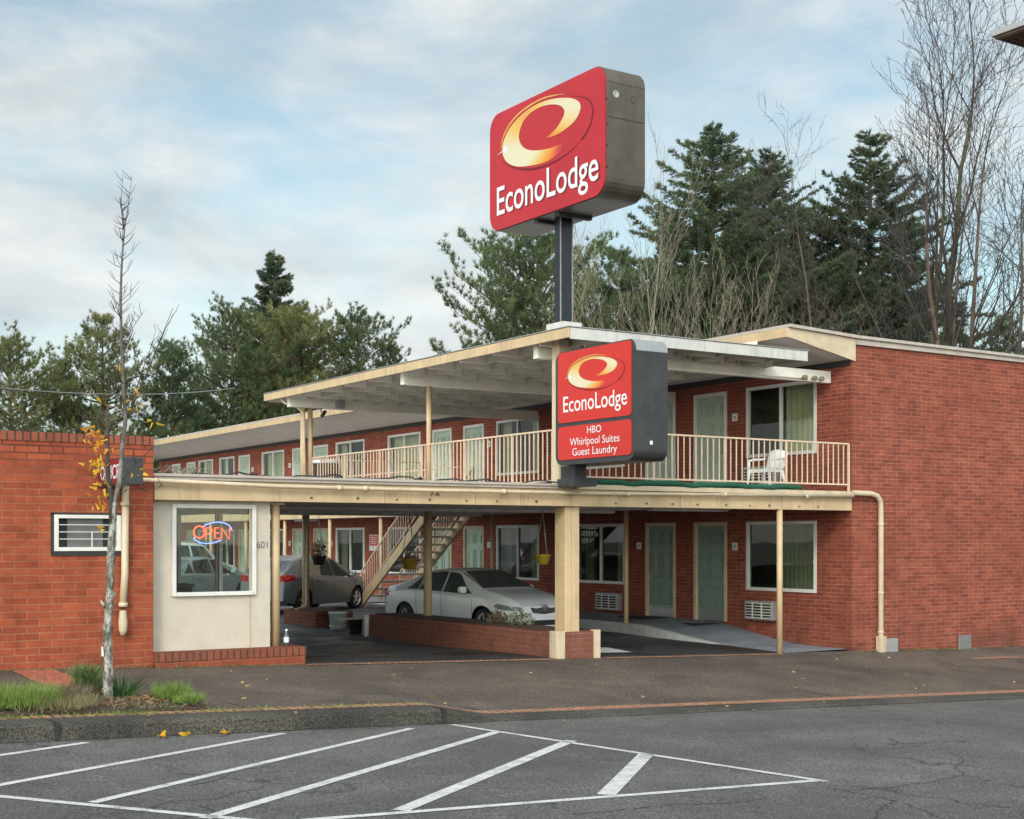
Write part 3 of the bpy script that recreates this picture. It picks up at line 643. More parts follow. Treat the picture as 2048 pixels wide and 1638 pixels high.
# barred vent window
f = MB(); y0, y1 = YW-.035, YW+.03
f.box(5.2, 5.26, y0, y1, 1.83, 2.34); f.box(6.08, 6.14, y0, y1, 1.83, 2.34); f.box(5.26, 6.08, y0, y1, 2.29, 2.34); f.box(5.26, 6.08, y0, y1, 1.83, 1.885)
vw = f.build('vent_window', 'white_trim', off, bevel=.004)
f = MB()
for z in (2.0, 2.1, 2.2): f.box(5.26, 6.08, YW-.02, YW-.008, z-.005, z+.005)
f.box(5.72, 5.735, YW-.019, YW-.009, 1.89, 2.095); f.build('bars', 'white_trim', vw)
MB().box(5.40, 5.9, YW+.05, YW+.09, 1.87, 2.31).build('vent_panel', 'vent_grey', vw); MB().box(5.1, 6.2, YW+.1, YW+.14, 1.8, 2.4).build('backing', 'dark', vw)
MB().box(5.16, 6.18, YW-.02, YW+.0, 1.765, 1.828).box(5.16, 5.198, YW-.018, YW, 1.83, 2.36).box(5.16, 6.18, YW-.018, YW, 2.342, 2.37).build('surround', 'dark', vw)
# conduit
cd = MB(); cd.tube([(6.19, YW-.07, 2.76), (6.18, YW-.07, 1.5), (6.15, YW-.07, 1.04)], .052, 12)
for z in (2.5, 1.06): cd.lathe([(.052, -.03), (.066, -.03), (.066, .03), (.052, .03)], (6.185-(.03 if z < 2 else 0), YW-.07, z), 12)
cd.lathe([(.0, -.30), (.035, -.29), (.06, -.22), (.066, -.1), (.055, 0), (.05, .06)], (6.15, YW-.08, .92), 14); cd.build('conduit', 'tan_light', off)
MB().box(5.86, 5.95, YW-.07, YW, .33, .47).tube([(5.9, YW-.03, .33), (5.9, YW-.03, .12)], .012, 6).build('outlet_box', 'plastic_white', off, bevel=.01)
# cream front with picture window
WX0, WX1, WZ0, WZ1 = 6.98, 8.26, 1.17, 2.50
mb = MB(); wall_cells(mb, 'y', 20.0, XA+.005, XO, .2, 2.62, [(WX0, WX1, WZ0, WZ1)])
mb.quad((XO, 20.0, .2), (XO, 20.25, .2), (XO, 20.25, 2.62), (XO, 20.0, 2.62))
mb.build('stucco_front', 'cream_wall', off)
MB().box(XO-.34, XO-.325, 19.988, 19.999, .34, 2.56).build('stucco_seam', 'tan_light', off)
f = MB(); t = .042; a, b_ = 19.955, 20.06
f.box(WX0-.02, WX0+t, a, b_, WZ0-.02, WZ1+.02); f.box(WX1-t, WX1+.02, a, b_, WZ0-.02, WZ1+.02); f.box(WX0+t, WX1-t, a+.002, b_, WZ1-t, WZ1+.02); f.box(WX0+t, WX1-t, a-.02, b_, WZ0-.02, WZ0+t*.9)
ow = f.build('office_window', 'white_trim', off, bevel=.005)
MB().quad((WX0+t, 20.02, WZ0+t*.9), (WX1-t, 20.02, WZ0+t*.9), (WX1-t, 20.02, WZ1-t), (WX0+t, 20.02, WZ1-t)).build('pane', 'glass_clear', ow)
# glazed driveway side of the office, counter inside
sw = MB(); wall_cells(sw, 'x', XO-.03, 20.25, 24.2, .2, 2.62, [(20.4, 22.0, .95, 2.45), (22.15, 24.0, .95, 2.45)]); sw.build('side_wall', 'cream_wall', off)
sf = MB()
for y0, y1 in ((20.4, 22.0), (22.15, 24.0)):
    sf.box(XO-.06, XO, y0-.03, y0+.03, .95, 2.45); sf.box(XO-.06, XO, y1-.03, y1+.03, .95, 2.45); sf.box(XO-.058, XO+.002, y0+.03, y1-.03, .92, .97); sf.box(XO-.058, XO+.002, y0+.03, y1-.03, 2.42, 2.47)
swn = sf.build('side_window', 'white_trim', off)
for y0, y1 in ((20.4, 22.0), (22.15, 24.0)): MB().quad((XO-.03, y0, .95), (XO-.03, y1, .95), (XO-.03, y1, 2.45), (XO-.03, y0, 2.45)).build('pane', 'glass_clear', swn)
MB().box(6.64, XO-.05, 20.06, 24.2, .15, .22).build('office_floor', 'room_dark', off)
MB().box(6.64, XO-.05, 24.2, 24.3, .2, 2.6).build('rear_wall', 'office_in', off)
MB().box(6.66, 7.5, 20.7, 22.2, .22, 1.26).box(6.64, 7.56, 20.66, 22.25, 1.262, 1.30).build('counter', 'wicker', off)
n6 = text('601', 'vent_grey', off, (8.385, 19.994, 1.86), (1, 0, 0), (0, 0, 1), .18, .105, -.005, name='house_number')
# planter bench of bricks at its foot
pl = thing('brick_ledge', (7.8, 19.7, 0), 'brick ledge with upright top course under the cream office front', 'ledge')
MB().box(6.63, 8.97, 19.70, 20.35, -.2, .215).build('ledge_wall', 'brick_bold', pl); MB().box(6.622, 8.985, 19.688, 20.362, .216, .345).build('ledge_top', 'brick_soldier', pl)

# ================================================================ ENTRANCE CANOPY (lower deck), columns
cp = thing('entrance_canopy', (13.9, 19.8, -.1), 'flat tan entrance canopy spanning the driveway, doubling as upstairs balcony deck', 'canopy')
MB().box(6.64, 20.97, 19.80, 19.93, 2.57, 2.868).build('fascia_beam', 'tan', cp, bevel=.006)
MB().box(6.635, 14.1, 19.76, 19.95, 2.87, 2.915).box(6.62, 14.12, 19.73, 19.95, 2.917, 2.955).build('roof_edge', 'coping', cp)
MB().box(14.12, 20.98, 19.74, 19.96, 2.87, 2.955).build('deck_edge', 'tan_light', cp)
MB().box(6.64, 19.24, 19.94, 31.3, 2.64, 2.72).build('ceiling', 'ceiling', cp)
MB().box(6.62, 19.24, 19.96, 31.3, 2.74, 2.93).box(19.245, XF-.005, 19.96, 31.29, 2.70, 2.935).build('deck', 'roofing', cp)
MB().box(6.62, 19.24, 31.31, 31.36, 2.60, 2.95).build('rear_fascia', 'tan_light', cp)
cb = MB()
for Y in (25.4, 31.1): cb.box(6.7, 19.2, Y-.06, Y+.06, 2.58, 2.639)
cb.build('ceiling_beam', 'ceiling', cp)
pp = MB(); pp.tube([(6.3, 19.69, 2.855), (8.5, 19.69, 2.80), (11, 19.69, 2.79), (14.6, 19.69, 2.80), (20.9, 19.70, 2.86)], .032, 10)
for X in (9.55, 10.0, 12.6, 15.2, 17.5, 19.6): pp.lathe([(.032, -.04), (.044, -.04), (.044, .04), (.032, .04)], (X, 19.69, 2.795+(.035 if X > 16 else 0)), 10, 'x')
pp.build('gutter_pipe', 'tan_light', cp)
rg = random.Random(8)
for X in (9.1, 9.9, 10.6, 11.2, 11.9, 12.5, 13.3, 15, 15.7, 16.3, 16.9, 17.6, 18.2, 18.7, 19.5, 20): MB().box(X, X+.035, 19.784, 19.8, 2.625, 2.645+.02*rg.random()).build('drip_hole', 'bark_brown', cp)
for X in (10.4, 12.1, 13.0, 16.5, 19.05): MB().box(X, X+.006, 19.797, 19.8, 2.572, 2.866).build('board_joint', 'bark_brown', cp)
text('7-6', 'dark', cp, (11.32, 19.797, 2.705), (1, 0, 0), (0, 0, 1), .17, .07, .012, name='height_mark')
# front column on its base, round columns, thin posts
c = MB(); c.box(13.98, 14.12, 19.88, 20.2, .36, 2.57); c.box(14.125, 14.29, 19.885, 20.19, .36, 2.565); c.build('front_column', 'tan', cp, bevel=.012)
MB().box(13.715, 13.90, 19.76, 19.98, -.15, .40).build('column_base', 'tan_light', cp, bevel=.008); MB().box(14.53, 14.66, 19.76, 19.9, -.15, .40).build('column_base', 'tan_light', cp, bevel=.008)
def column(x, y, z0, z1, r, cap=True):
    c = MB().tube([(x, y, z0), (x, y, z1)], r, 16)
    if cap: c.box(x-r*1.7, x+r*1.7, y-r*1.5, y+r*1.5, z1-.0, z1+.035)
    c.build('column', 'tan', cp)
column(8.66, 20.12, .345, 2.53, .068); column(14.35, 25.4, .30, 2.58, .088, False); column(14.2, 31.15, .28, 2.58, .088, False)
column(19.05, 19.86, -.24, 2.57, .058, False)
MB().tube([(14.2, 31.02, 2.5), (14.15, 31.0, .42), (14.0, 30.95, .33), (13.82, 30.9, .30)], .04, 8).build('downspout', 'tan_light', cp)
lb = MB().box(17.1, 19.15, 21.35, 21.62, 2.585, 2.636).build('light_fixture', 'steel_dull', cp, bevel=.01)
MB().tube([(17.15, 21.42, 2.575), (19.1, 21.42, 2.575)], .02, 8).tube([(17.15, 21.55, 2.575), (19.1, 21.55, 2.575)], .02, 8).build('tube_lamp', 'plastic_white', lb)
MB().box(9.5, 11.8, 27.2, 27.5, 2.585, 2.636).build('light_fixture', 'dark', cp, bevel=.01)

# ================================================================ UPPER CANOPY ROOF
uc = thing('balcony_roof', (13.9, 20, 2.95), 'cantilevered flat roof with tan fascia and white beams over the balcony', 'canopy roof')
X0, X1, Y0, Y1, ZR = 13.55, 19.12, 19.18, 32.2, 5.545
MB().box(X0+.02, X1, Y0+.05, Y1, ZR-.0, ZR+.035).build('roof_top', 'roofing', uc)
MB().box(X0, X0+.045, Y0, Y1, ZR-.145, ZR+.025).build('side_fascia', 'tan', uc, bevel=.006)
MB().box(X0+.05, X1+.01, Y0-.003, Y0+.045, ZR-.165, ZR+.028).build('front_fascia', 'fascia_white', uc, bevel=.006)
MB().box(19.13, 19.16, 20.6, 31.9, ZR+.02, 5.94).build('gap_light_block', 'white_beam', uc)  # added board, out of view, keeps sky light from the roof gap off the beams
MB().box(X0-.012, X1+.02, Y0-.02, Y0+.1, ZR+.037, ZR+.05).box(X0-.012, X0+.1, Y0+.102, Y1, ZR+.037, ZR+.05).build('drip_edge', 'steel_dull', uc)
MB().box(X0+.05, X1, Y0+.05, Y1, ZR-.011, ZR-.002).build('deck_boards', 'plank', uc)
BY = (20.45, 25.4, 31.15)
for Y in BY: MB().box(13.74, 20.98, Y-.075, Y+.075, 5.19, 5.44 if Y > 21 else 5.43).build('beam', 'white_beam', uc, bevel=.008)
jo = MB(); 
for X in [14.2+.62*k for k in range(9)]:
    for a, b in ((Y0+.06, BY[0]-.078), (BY[0]+.078, BY[1]-.078), (BY[1]+.078, BY[2]-.078), (BY[2]+.078, Y1-.05)): jo.box(X-.025, X+.025, a, b, 5.385, ZR-.012)
jo.build('joists', 'plank', uc)
bl = MB(); xs_ = [13.6]+[14.2+.62*k for k in range(9)]
for k in range(len(xs_)-1):
    for q, Y in enumerate((19.7, 21.2, 22.4, 23.6, 24.75, 26.2, 27.4, 28.6, 29.8, 30.55, 31.6)):
        bl.box(xs_[k]+.027, xs_[k+1]-.027, Y-.02+(.0 if k % 2 else .45), Y+.02+(.0 if k % 2 else .45), 5.375, ZR-.012)
bl.build('blocking', 'white_beam', uc)  # paler paint than the joists stands in for light on the front faces
MB().tube([(14.38, 25.4, 2.95), (14.38, 25.4, 5.19)], .055, 12).build('post', 'tan', uc)
MB().tube([(14.12, 31.15, 2.95), (14.12, 31.15, 5.19)], .06, 12).build('post', 'tan', uc); MB().tube([(14.34, 31.2, 2.95), (14.34, 31.2, 5.19)], .06, 12).build('post', 'tan', uc)
MB().box(13.9, 14.12, 19.95, 20.18, 2.96, 5.5).build('front_post', 'tan_light', uc, bevel=.015)
jb = MB().box(14.95, 15.14, 30.9, 31.07, 5.2, 5.38).build('junction_box', 'grey_box', uc, bevel=.01)
MB().tube([(14.55, 31.05, 5.19), (14.55, 31.0, 5.08)], .014, 6).tube([(14.62, 30.95, 5.1), (14.42, 30.7, 4.97)], .045, 8).build('camera', 'dark', uc)
fx = MB().tube([(15.2, 20.36, 5.24), (20.3, 20.36, 5.23)], .016, 6).build('conduit', 'white_beam', uc)
fl = MB()
for X in (20.15, 20.42, 20.62): fl.lathe([(.0, -.05), (.05, -.05), (.045, .02), (.02, .05)], (X, 20.30, 5.25), 10, 'y')
fl.build('floodlight', 'bark_pale', uc)
gp = MB().tube([(13.66, 31.4, ZR-.02), (13.63, 31.35, 5.42), (13.7, 31.3, 5.3), (14.0, 31.2, 5.2), (14.12, 31.1, 5.05), (14.12, 31.03, 2.96)], .035, 8).build('downspout', 'tan_light', uc)

# ================================================================ RAILINGS
def railing(name, p0, p1, label, zb, zt, n_post, gap, cat='railing'):
    p0, p1 = Vector(p0), Vector(p1); L = (p1-p0).length; d = (p1-p0)/L
    t = thing(name, tuple(p0), label, cat)
    b_ = MB().bar(p0+Vector((0, 0, zt)), p1+Vector((0, 0, zt)), .045, .03); b_.build('top_rail', 'tan_rail', t)
    MB().bar(p0+Vector((0, 0, zb)), p1+Vector((0, 0, zb)), .03, .03).build('bottom_rail', 'tan_rail', t)
    n = int(L/gap); posts = {round(n*k/(n_post-1)) for k in range(n_post)}
    bl = MB()
    for k in range(n+1):
        p = p0+d*(L*k/n)
        if k in posts: MB().bar(p, p+Vector((0, 0, zt-.016)), .038, .038).build('rail_post', 'tan_rail', t)
        else: bl.bar(p+Vector((0, 0, zb+.016)), p+Vector((0, 0, zt-.016)), .018, .018)
    bl.build('balusters', 'tan_rail', t); return t
railing('balcony_railing', (14.22, 19.87, 2.955), (20.95, 19.87, 2.955), 'tan metal balcony railing facing the street, behind white plastic chair', .14, .96, 5, .142)
railing('balcony_railing', (14.36, 20.4, 2.955), (14.36, 31.1, 2.955), 'tan metal balcony railing running back from the sign post along driveway side', .10, 1.02, 7, .145)
railing('balcony_railing', (14.42, 31.2, 2.955), (17.7, 31.2, 2.955), 'short tan railing across the back of the balcony', .10, 1.0, 3, .145)
# turf mat and chair
tm = MB(); rg = random.Random(3); ys_ = lin(14.3, 19.52, 40); 
tm.grid(lambda x, k: (x, 19.80+.10*math.cos(k), 3.0+.055*math.sin(k)+.012*math.sin(x*4)+.01*math.sin(x*9.3)), ys_, lin(0, 2*math.pi, 9)); o = tm.build('turf_mat', 'turf', shift=(14.3, 19.8, 2.96))
tag(o, 'rolled dark green artificial turf mat lying along the balcony edge', 'mat')
def chair():
    t = thing('plastic_chair', (19.3, 20.5, 2.955), 'white plastic armchair standing on the balcony behind the railing', 'chair', rz=R(-78))
    s = MB(); s.grid(lambda a, b: (a, b, .42-.02*math.cos(a*5)+.012*(b*4)**2), lin(-.22, .22, 8), lin(-.22, .24, 8)); s.box(-.23, .23, -.235, -.205, .36, .43); s.box(-.235, -.21, -.2, .2, .37, .42); s.box(.21, .235, -.2, .2, .37, .42)
    s.build('seat', 'plastic_white', t, True)
    bk = MB()
    def bp(u, v): return (u*(.22+.02*v), .23+.13*v+.05*(u*u), .44+.40*v-.06*v*u*u)
    bk.grid(bp, lin(-1, 1, 10), lin(0, 1, 6)); q = bk.build('backrest', 'plastic_white', t, True); so = q.modifiers.new('t', 'SOLIDIFY'); so.thickness = .02
    for sx in (-1, 1):
        a = MB().tube([(sx*.25, -.22, .60), (sx*.27, 0, .63), (sx*.26, .2, .64), (sx*.22, .30, .66)], [.022, .028, .024, .018], 8); a.tube([(sx*.25, -.22, .60), (sx*.245, -.235, .4)], .022, 8); a.build('armrest', 'plastic_white', t, True)
        MB().tube([(sx*.235, -.23, .42), (sx*.275, -.27, 0)], [.032, .022], 8).build('leg', 'plastic_white', t, True); MB().tube([(sx*.22, .22, .42), (sx*.25, .33, 0)], [.034, .022], 8).build('leg', 'plastic_white', t, True)
chair()
tb = thing('laundry_tub', (14.64, 30.95, 2.955), 'dark round tub with white rim behind the balcony railing', 'tub')
MB().lathe([(0, 0), (.27, 0), (.31, .30), (.31, .86), (.3, .90)], (14.64, 30.95, 2.955), 20).build('body', 'wicker', tb); MB().lathe([(.29, .88), (.33, .88), (.335, .94), (.3, .965), (.2, .975)], (14.64, 30.95, 2.955), 20).build('rim', 'plastic_white', tb)
o = MB().lathe([(0, 0), (.09, 0), (.11, .14), (.12, .15), (.10, .16), (0, .17)], (10.6, 25.6, 2.93), 14).box(10.52, 10.68, 25.55, 25.65, 3.10, 3.13).build('red_bucket', 'red_plastic', shift=(10.6, 25.6, 2.93)); tag(o, 'small red tub left on the flat canopy roof', 'tub')
cbm = MB(); rg = random.Random(21); pts = []
for k in range(60): pts.append((7.0+k*.115, 20.4+.5*math.sin(k*.5)+rg.uniform(-.15, .15), 2.955+.05*abs(math.sin(k*.9))+rg.uniform(0, .02)))
cbm.tube(pts, .014, 5); o = cbm.build('loose_cable', 'dark', shift=(7, 20.4, 2.95)); tag(o, 'loose dark cable trailing across the flat canopy roof', 'cable')
tw = MB()
for k in range(26):
    x = 6.75+rg.random()*1.0; y = 20.1+rg.random()*.8; a = rg.uniform(0, 6.28); l = rg.uniform(.15, .45); tw.tube([(x, y, 2.95), (x+l*.5*math.cos(a), y+.2*math.sin(a), 3.02+rg.random()*.1), (x+l*math.cos(a), y+l*math.sin(a)*.6, 2.98+rg.random()*.13)], [.008, .007, .003], 4)
o = tw.build('twig_pile', 'bark_pale', shift=(7, 20.4, 2.95)); tag(o, 'pile of pale fallen twigs on the canopy roof beside the brick wall', 'twigs')

# ================================================================ LOW PLANTERS
p = thing('brick_planter', (14.2, 19.8, -.1), 'long low brick planter dividing the driveway, below the tall sign', 'planter')
MB().box(13.73, 14.64, 19.80, 26.85, -.3, .38).build('planter_wall', 'brick_planter', p); MB().box(13.85, 14.52, 20.3, 26.75, .383, .40).build('soil', 'mulch', p)
MB().tube([(13.70, 26.93, -.1), (13.70, 26.93, .36)], .05, 8).build('drain_pipe', 'plastic_white', p)
p2 = thing('brick_planter', (14.2, 30.4, -.1), 'short low brick planter by the driveway behind the white bucket', 'planter')
MB().box(13.73, 14.7, 29.6, 31.4, -.3, .30).build('planter_wall', 'brick_planter', p2); MB().box(13.85, 14.6, 29.7, 31.3, .303, .32).build('soil', 'mulch', p2)
o = MB().box(13.35, 14.3, 27.55, 27.75, .235, .262).build('plank', 'plank', shift=(13.9, 27.6, .24)); tag(o, 'grey plank resting on the black bucket beside the long planter', 'plank')
def bucket(name, x, y, r, h, mat, label):
    t = thing(name, (x, y, lot_z(x, y)), label, 'bucket')
    z = lot_z(x, y); MB().lathe([(0, .0), (r*.86, 0), (r*.97, h*.9), (r*1.05, h*.9), (r*1.05, h), (r*.95, h), (r*.85, h*.3), (0, h*.3)], (x, y, z), 24).build('body', mat, t)
    MB().lathe([(r*.985, h*.18), (r*.93, h*.2), (r*.95, h*.24)], (x, y, z), 24).build('band', mat, t)
bucket('white_bucket', 14.0, 28.95, .215, .40, 'plastic_white', 'white plastic bucket on the driveway in front of short brick planter')
bucket('black_bucket', 13.85, 27.75, .155, .32, 'plastic_dark', 'black plastic bucket on the driveway beside the white bucket')
bt = thing('water_bottle', (8.76, 19.93, .347), 'clear plastic water bottle standing on the brick ledge by the post', 'bottle')
MB().lathe([(0, .0), (.042, .0), (.042, .17), (.018, .225), (.016, .24)], (8.76, 19.93, .347), 16).build('body', 'bottle_glass', bt); MB().lathe([(.0425, .06), (.0428, .14)], (8.76, 19.93, .347), 16).build('paper_label', 'plastic_white', bt); MB().lathe([(.02, .238), (.02, .262), (0, .264)], (8.76, 19.93, .347), 12).build('cap', 'plastic_white', bt)
# ================================================================ STAIRCASE in the yard
st = thing('staircase', (18.5, 33.2, 0), 'open tread outdoor staircase with tan stringers rising behind the white sedan', 'staircase')
SY0, SY1, SZ0, SZ1 = 35.5, 31.36, .05, 2.93
for X in (17.86, 19.12):
    MB().bar((X, SY0, SZ0+.1), (X, SY1, SZ1-.08), .06, .26).build('stringer', 'tan', st)
tr = 14
for k in range(tr):
    f = (k+.7)/tr; MB().box(17.9, 19.08, SY0+(SY1-SY0)*f-.13, SY0+(SY1-SY0)*f+.15, SZ0+(SZ1-SZ0)*f-.02, SZ0+(SZ1-SZ0)*f+.035).build('tread', 'ceiling', st)
for X in (17.86, 19.12):
    h = MB(); h.bar((X, SY0-.05, SZ0+1.0), (X, SY1+.05, SZ1+.95), .04, .035).bar((X, SY0-.05, SZ0+.30), (X, SY1+.05, SZ1+.25), .025, .025)
    for k in range(30):
        f = k/29; y = SY0-.05+(SY1+.05-SY0+.05)*f; z = SZ0+(SZ1-SZ0-.05)*f; h.bar((X, y, z+.28 if k not in (0, 29) else z), (X, y, z+.99), .018 if k not in (0, 29) else .04, .018 if k not in (0, 29) else .04)
    h.build('handrail', 'tan_rail', st)
for y0, y1, lb_ in ((25.45, 26.4, 'left'), (23.65, 24.55, 'right')):
    o = MB().box(20.1, 20.85, y0, y1, wz(y0)+.045, wz(y0)+.065).build('doormat', 'black_mat', shift=(20.5, (y0+y1)/2, wz(y0)+.04))
    tag(o, 'black doormat at the '+('ground floor door nearer the big corner window' if lb_ == 'right' else 'ground floor door with the long lever handle'), 'doormat')
# yard notice on the wall
nt_ = thing('parking_notice', (XF-.02, 40.7, 1.64), 'red and white notice board on the brick wall behind the stairs', 'sign')
MB().box(XF-.03, XF-.004, 40.38, 41.02, 1.62, 2.14).build('board', 'white_trim', nt_); MB().box(XF-.036, XF-.0305, 40.41, 40.99, 1.78, 2.11).build('red_panel', 'plate_red', nt_)
b = MB()
for z, y0, y1 in ((2.05, 40.48, 40.92), (1.99, 40.52, 40.9), (1.92, 40.46, 40.94), (1.86, 40.55, 40.85)): b.box(XF-.039, XF-.0365, y0, y1, z-.012, z+.012)
b.build('text_lines', 'white_trim', nt_)
# hanging baskets
def basket(x, y, zt, zp, r, mat, label, plant):
    t = thing('hanging_basket', (x, y, zp), label, 'flower basket')
    MB().lathe([(0, 0), (r*.62, 0), (r*.95, r*1.05), (r*1.05, r*1.08), (r*1.0, r*1.2), (r*.9, r*1.1), (0, r*.95)], (x, y, zp), 18).build('pot', mat, t)
    c = MB()
    for k in range(3):
        a = k*2.1+.4; c.tube([(x+r*math.cos(a), y+r*math.sin(a), zp+r*1.1), (x, y, zt-.1)], .007, 4)
    c.tube([(x, y, zt-.1), (x, y, zt)], .008, 5); c.build('hanger', 'steel_dull', t)
    if plant:
        rng = np.random.default_rng(int(x*100)); n = 160; th = rng.uniform(0, 6.28, n); rr = rng.uniform(0, 1.0, n)**.7*r
        P = np.stack([x+rr*np.cos(th), y+rr*np.sin(th), zp+r*1.0+rng.uniform(0, .32, n)*(plant == 2)+rng.uniform(0, .06, n)], 1)
        D = rng.normal(size=(n, 3)); D[:, 2] -= .3; D /= np.linalg.norm(D, axis=1, keepdims=True)
        blades_mesh('dry_plant', 'dry_leaf', P-np.array([x, y, zp]), D, rng.uniform(.06, .14, n), rng.uniform(.02, .05, n), rng, t)
basket(14.62, 31.3, 2.58, 1.36, .19, 'wicker', 'dark hanging basket with withered plant near the grey hatchback', 2)
basket(14.75, 26.9, 2.6, 1.33, .20, 'plastic_yellow', 'dull yellow hanging pot behind the middle round column', 1)
basket(14.92, 21.95, 2.6, 1.52, .155, 'plastic_yellow', 'bright yellow hanging pot left of the square front column', 0)
# plants in the long planter
def tuft(name, label, cat, x, y, z, r, h, n, mat, wl, seed, group=None, up=.5, kind=None):
    rng = np.random.default_rng(seed); th = rng.uniform(0, 6.28, n); rr = rng.uniform(0, 1, n)**.6*r
    P = np.stack([x+rr*np.cos(th), y+rr*np.sin(th), z+rng.uniform(0, 1, n)**1.3*h*(1-.5*rr/r)], 1)
    D = rng.normal(size=(n, 3)); D[:, 2] = np.abs(D[:, 2])+up; D /= np.linalg.norm(D, axis=1, keepdims=True)
    o = blades_mesh(name, mat, P, D, rng.uniform(*wl[0], n), rng.uniform(*wl[1], n), rng, shift=(x, y, z)); return tag(o, label, cat, group, kind)
tuft('flowering_plant', 'sparse leafy plant at the street end of the long planter', 'plant', 14.25, 21.7, .4, .26, .30, 380, 'planter_leaf', ((.03, .08), (.012, .03)), 5)
tuft('flowering_plant', 'low pale flowering plant just behind the front column planter', 'plant', 14.3, 22.6, .4, .2, .22, 220, 'heather', ((.05, .1), (.015, .04)), 6)

# ================================================================ SIGNS
def rrect(w, h, r, n=7, x0=0, y0=0):
    pts = []
    for cx, cy, a0 in ((w-r, r, -90), (w-r, h-r, 0), (r, h-r, 90), (r, r, 180)):
        for k in range(n): a = R(a0+90*k/(n-1)); pts.append((x0+cx+r*math.cos(a), y0+cy+r*math.sin(a)))
    return pts
OUT = [(1.8, 1.3), (2.13, 1.28), (2.45, 1.32), (2.68, 1.38), (2.82, 1.48), (2.87, 1.59), (2.8, 1.69), (2.61, 1.79), (2.29, 1.88), (1.97, 1.94), (1.6, 1.97), (1.22, 1.94), (0.9, 1.86), (0.65, 1.75), (0.49, 1.6), (0.43, 1.45), (0.47, 1.31), (0.58, 1.18), (0.76, 1.08), (1.01, 1.0), (1.36, 0.94), (1.66, 0.905), (1.93, 0.90), (2.13, 0.925), (2.32, 0.98)]
INN = [(1.8, 1.31), (1.97, 1.34), (2.16, 1.4), (2.31, 1.5), (2.4, 1.59), (2.37, 1.68), (2.26, 1.76), (2.1, 1.82), (1.87, 1.87), (1.63, 1.89), (1.39, 1.87), (1.18, 1.81), (1.06, 1.71), (0.98, 1.58), (1.0, 1.46), (1.08, 1.35), (1.22, 1.26), (1.39, 1.2), (1.6, 1.15), (1.8, 1.12), (1.97, 1.105), (2.1, 1.105), (2.36, 1.10)]
GO1 = [(0.39, 1.42), (0.39, 1.48), (0.45, 1.67), (0.65, 1.84), (0.94, 1.96), (1.32, 2.02), (1.73, 2.035), (2.13, 1.98), (2.42, 1.91)]
GO2 = [(0.395, 1.42), (0.41, 1.47), (0.48, 1.655), (0.69, 1.815), (0.975, 1.93), (1.34, 1.985), (1.74, 2.005), (2.13, 1.96), (2.42, 1.908)]
DK = [(2.6, 1.83), (2.95, 1.72), (3.13, 1.6), (3.2, 1.47), (3.18, 1.33), (3.11, 1.19), (2.92, 1.05), (2.61, 0.92), (2.26, 0.855), (1.87, 0.83), (1.46, 0.86), (1.11, 0.93), (0.76, 1.05), (0.54, 1.17), (.45, 1.25)]
def resample(p, n):
    p = [Vector((a, b)) for a, b in p]
    for _ in range(2):                                          # soften the outline, ends kept
        q = [p[0]]
        for a, b in zip(p[:-1], p[1:]): q += [a*.75+b*.25, a*.25+b*.75]
        p = q+[p[-1]]
    d = [0]
    for a, b in zip(p[:-1], p[1:]): d.append(d[-1]+(b-a).length)
    xs = np.linspace(0, d[-1], n); return [Vector((np.interp(x, d, [v.x for v in p]), np.interp(x, d, [v.y for v in p]))) for x in xs]
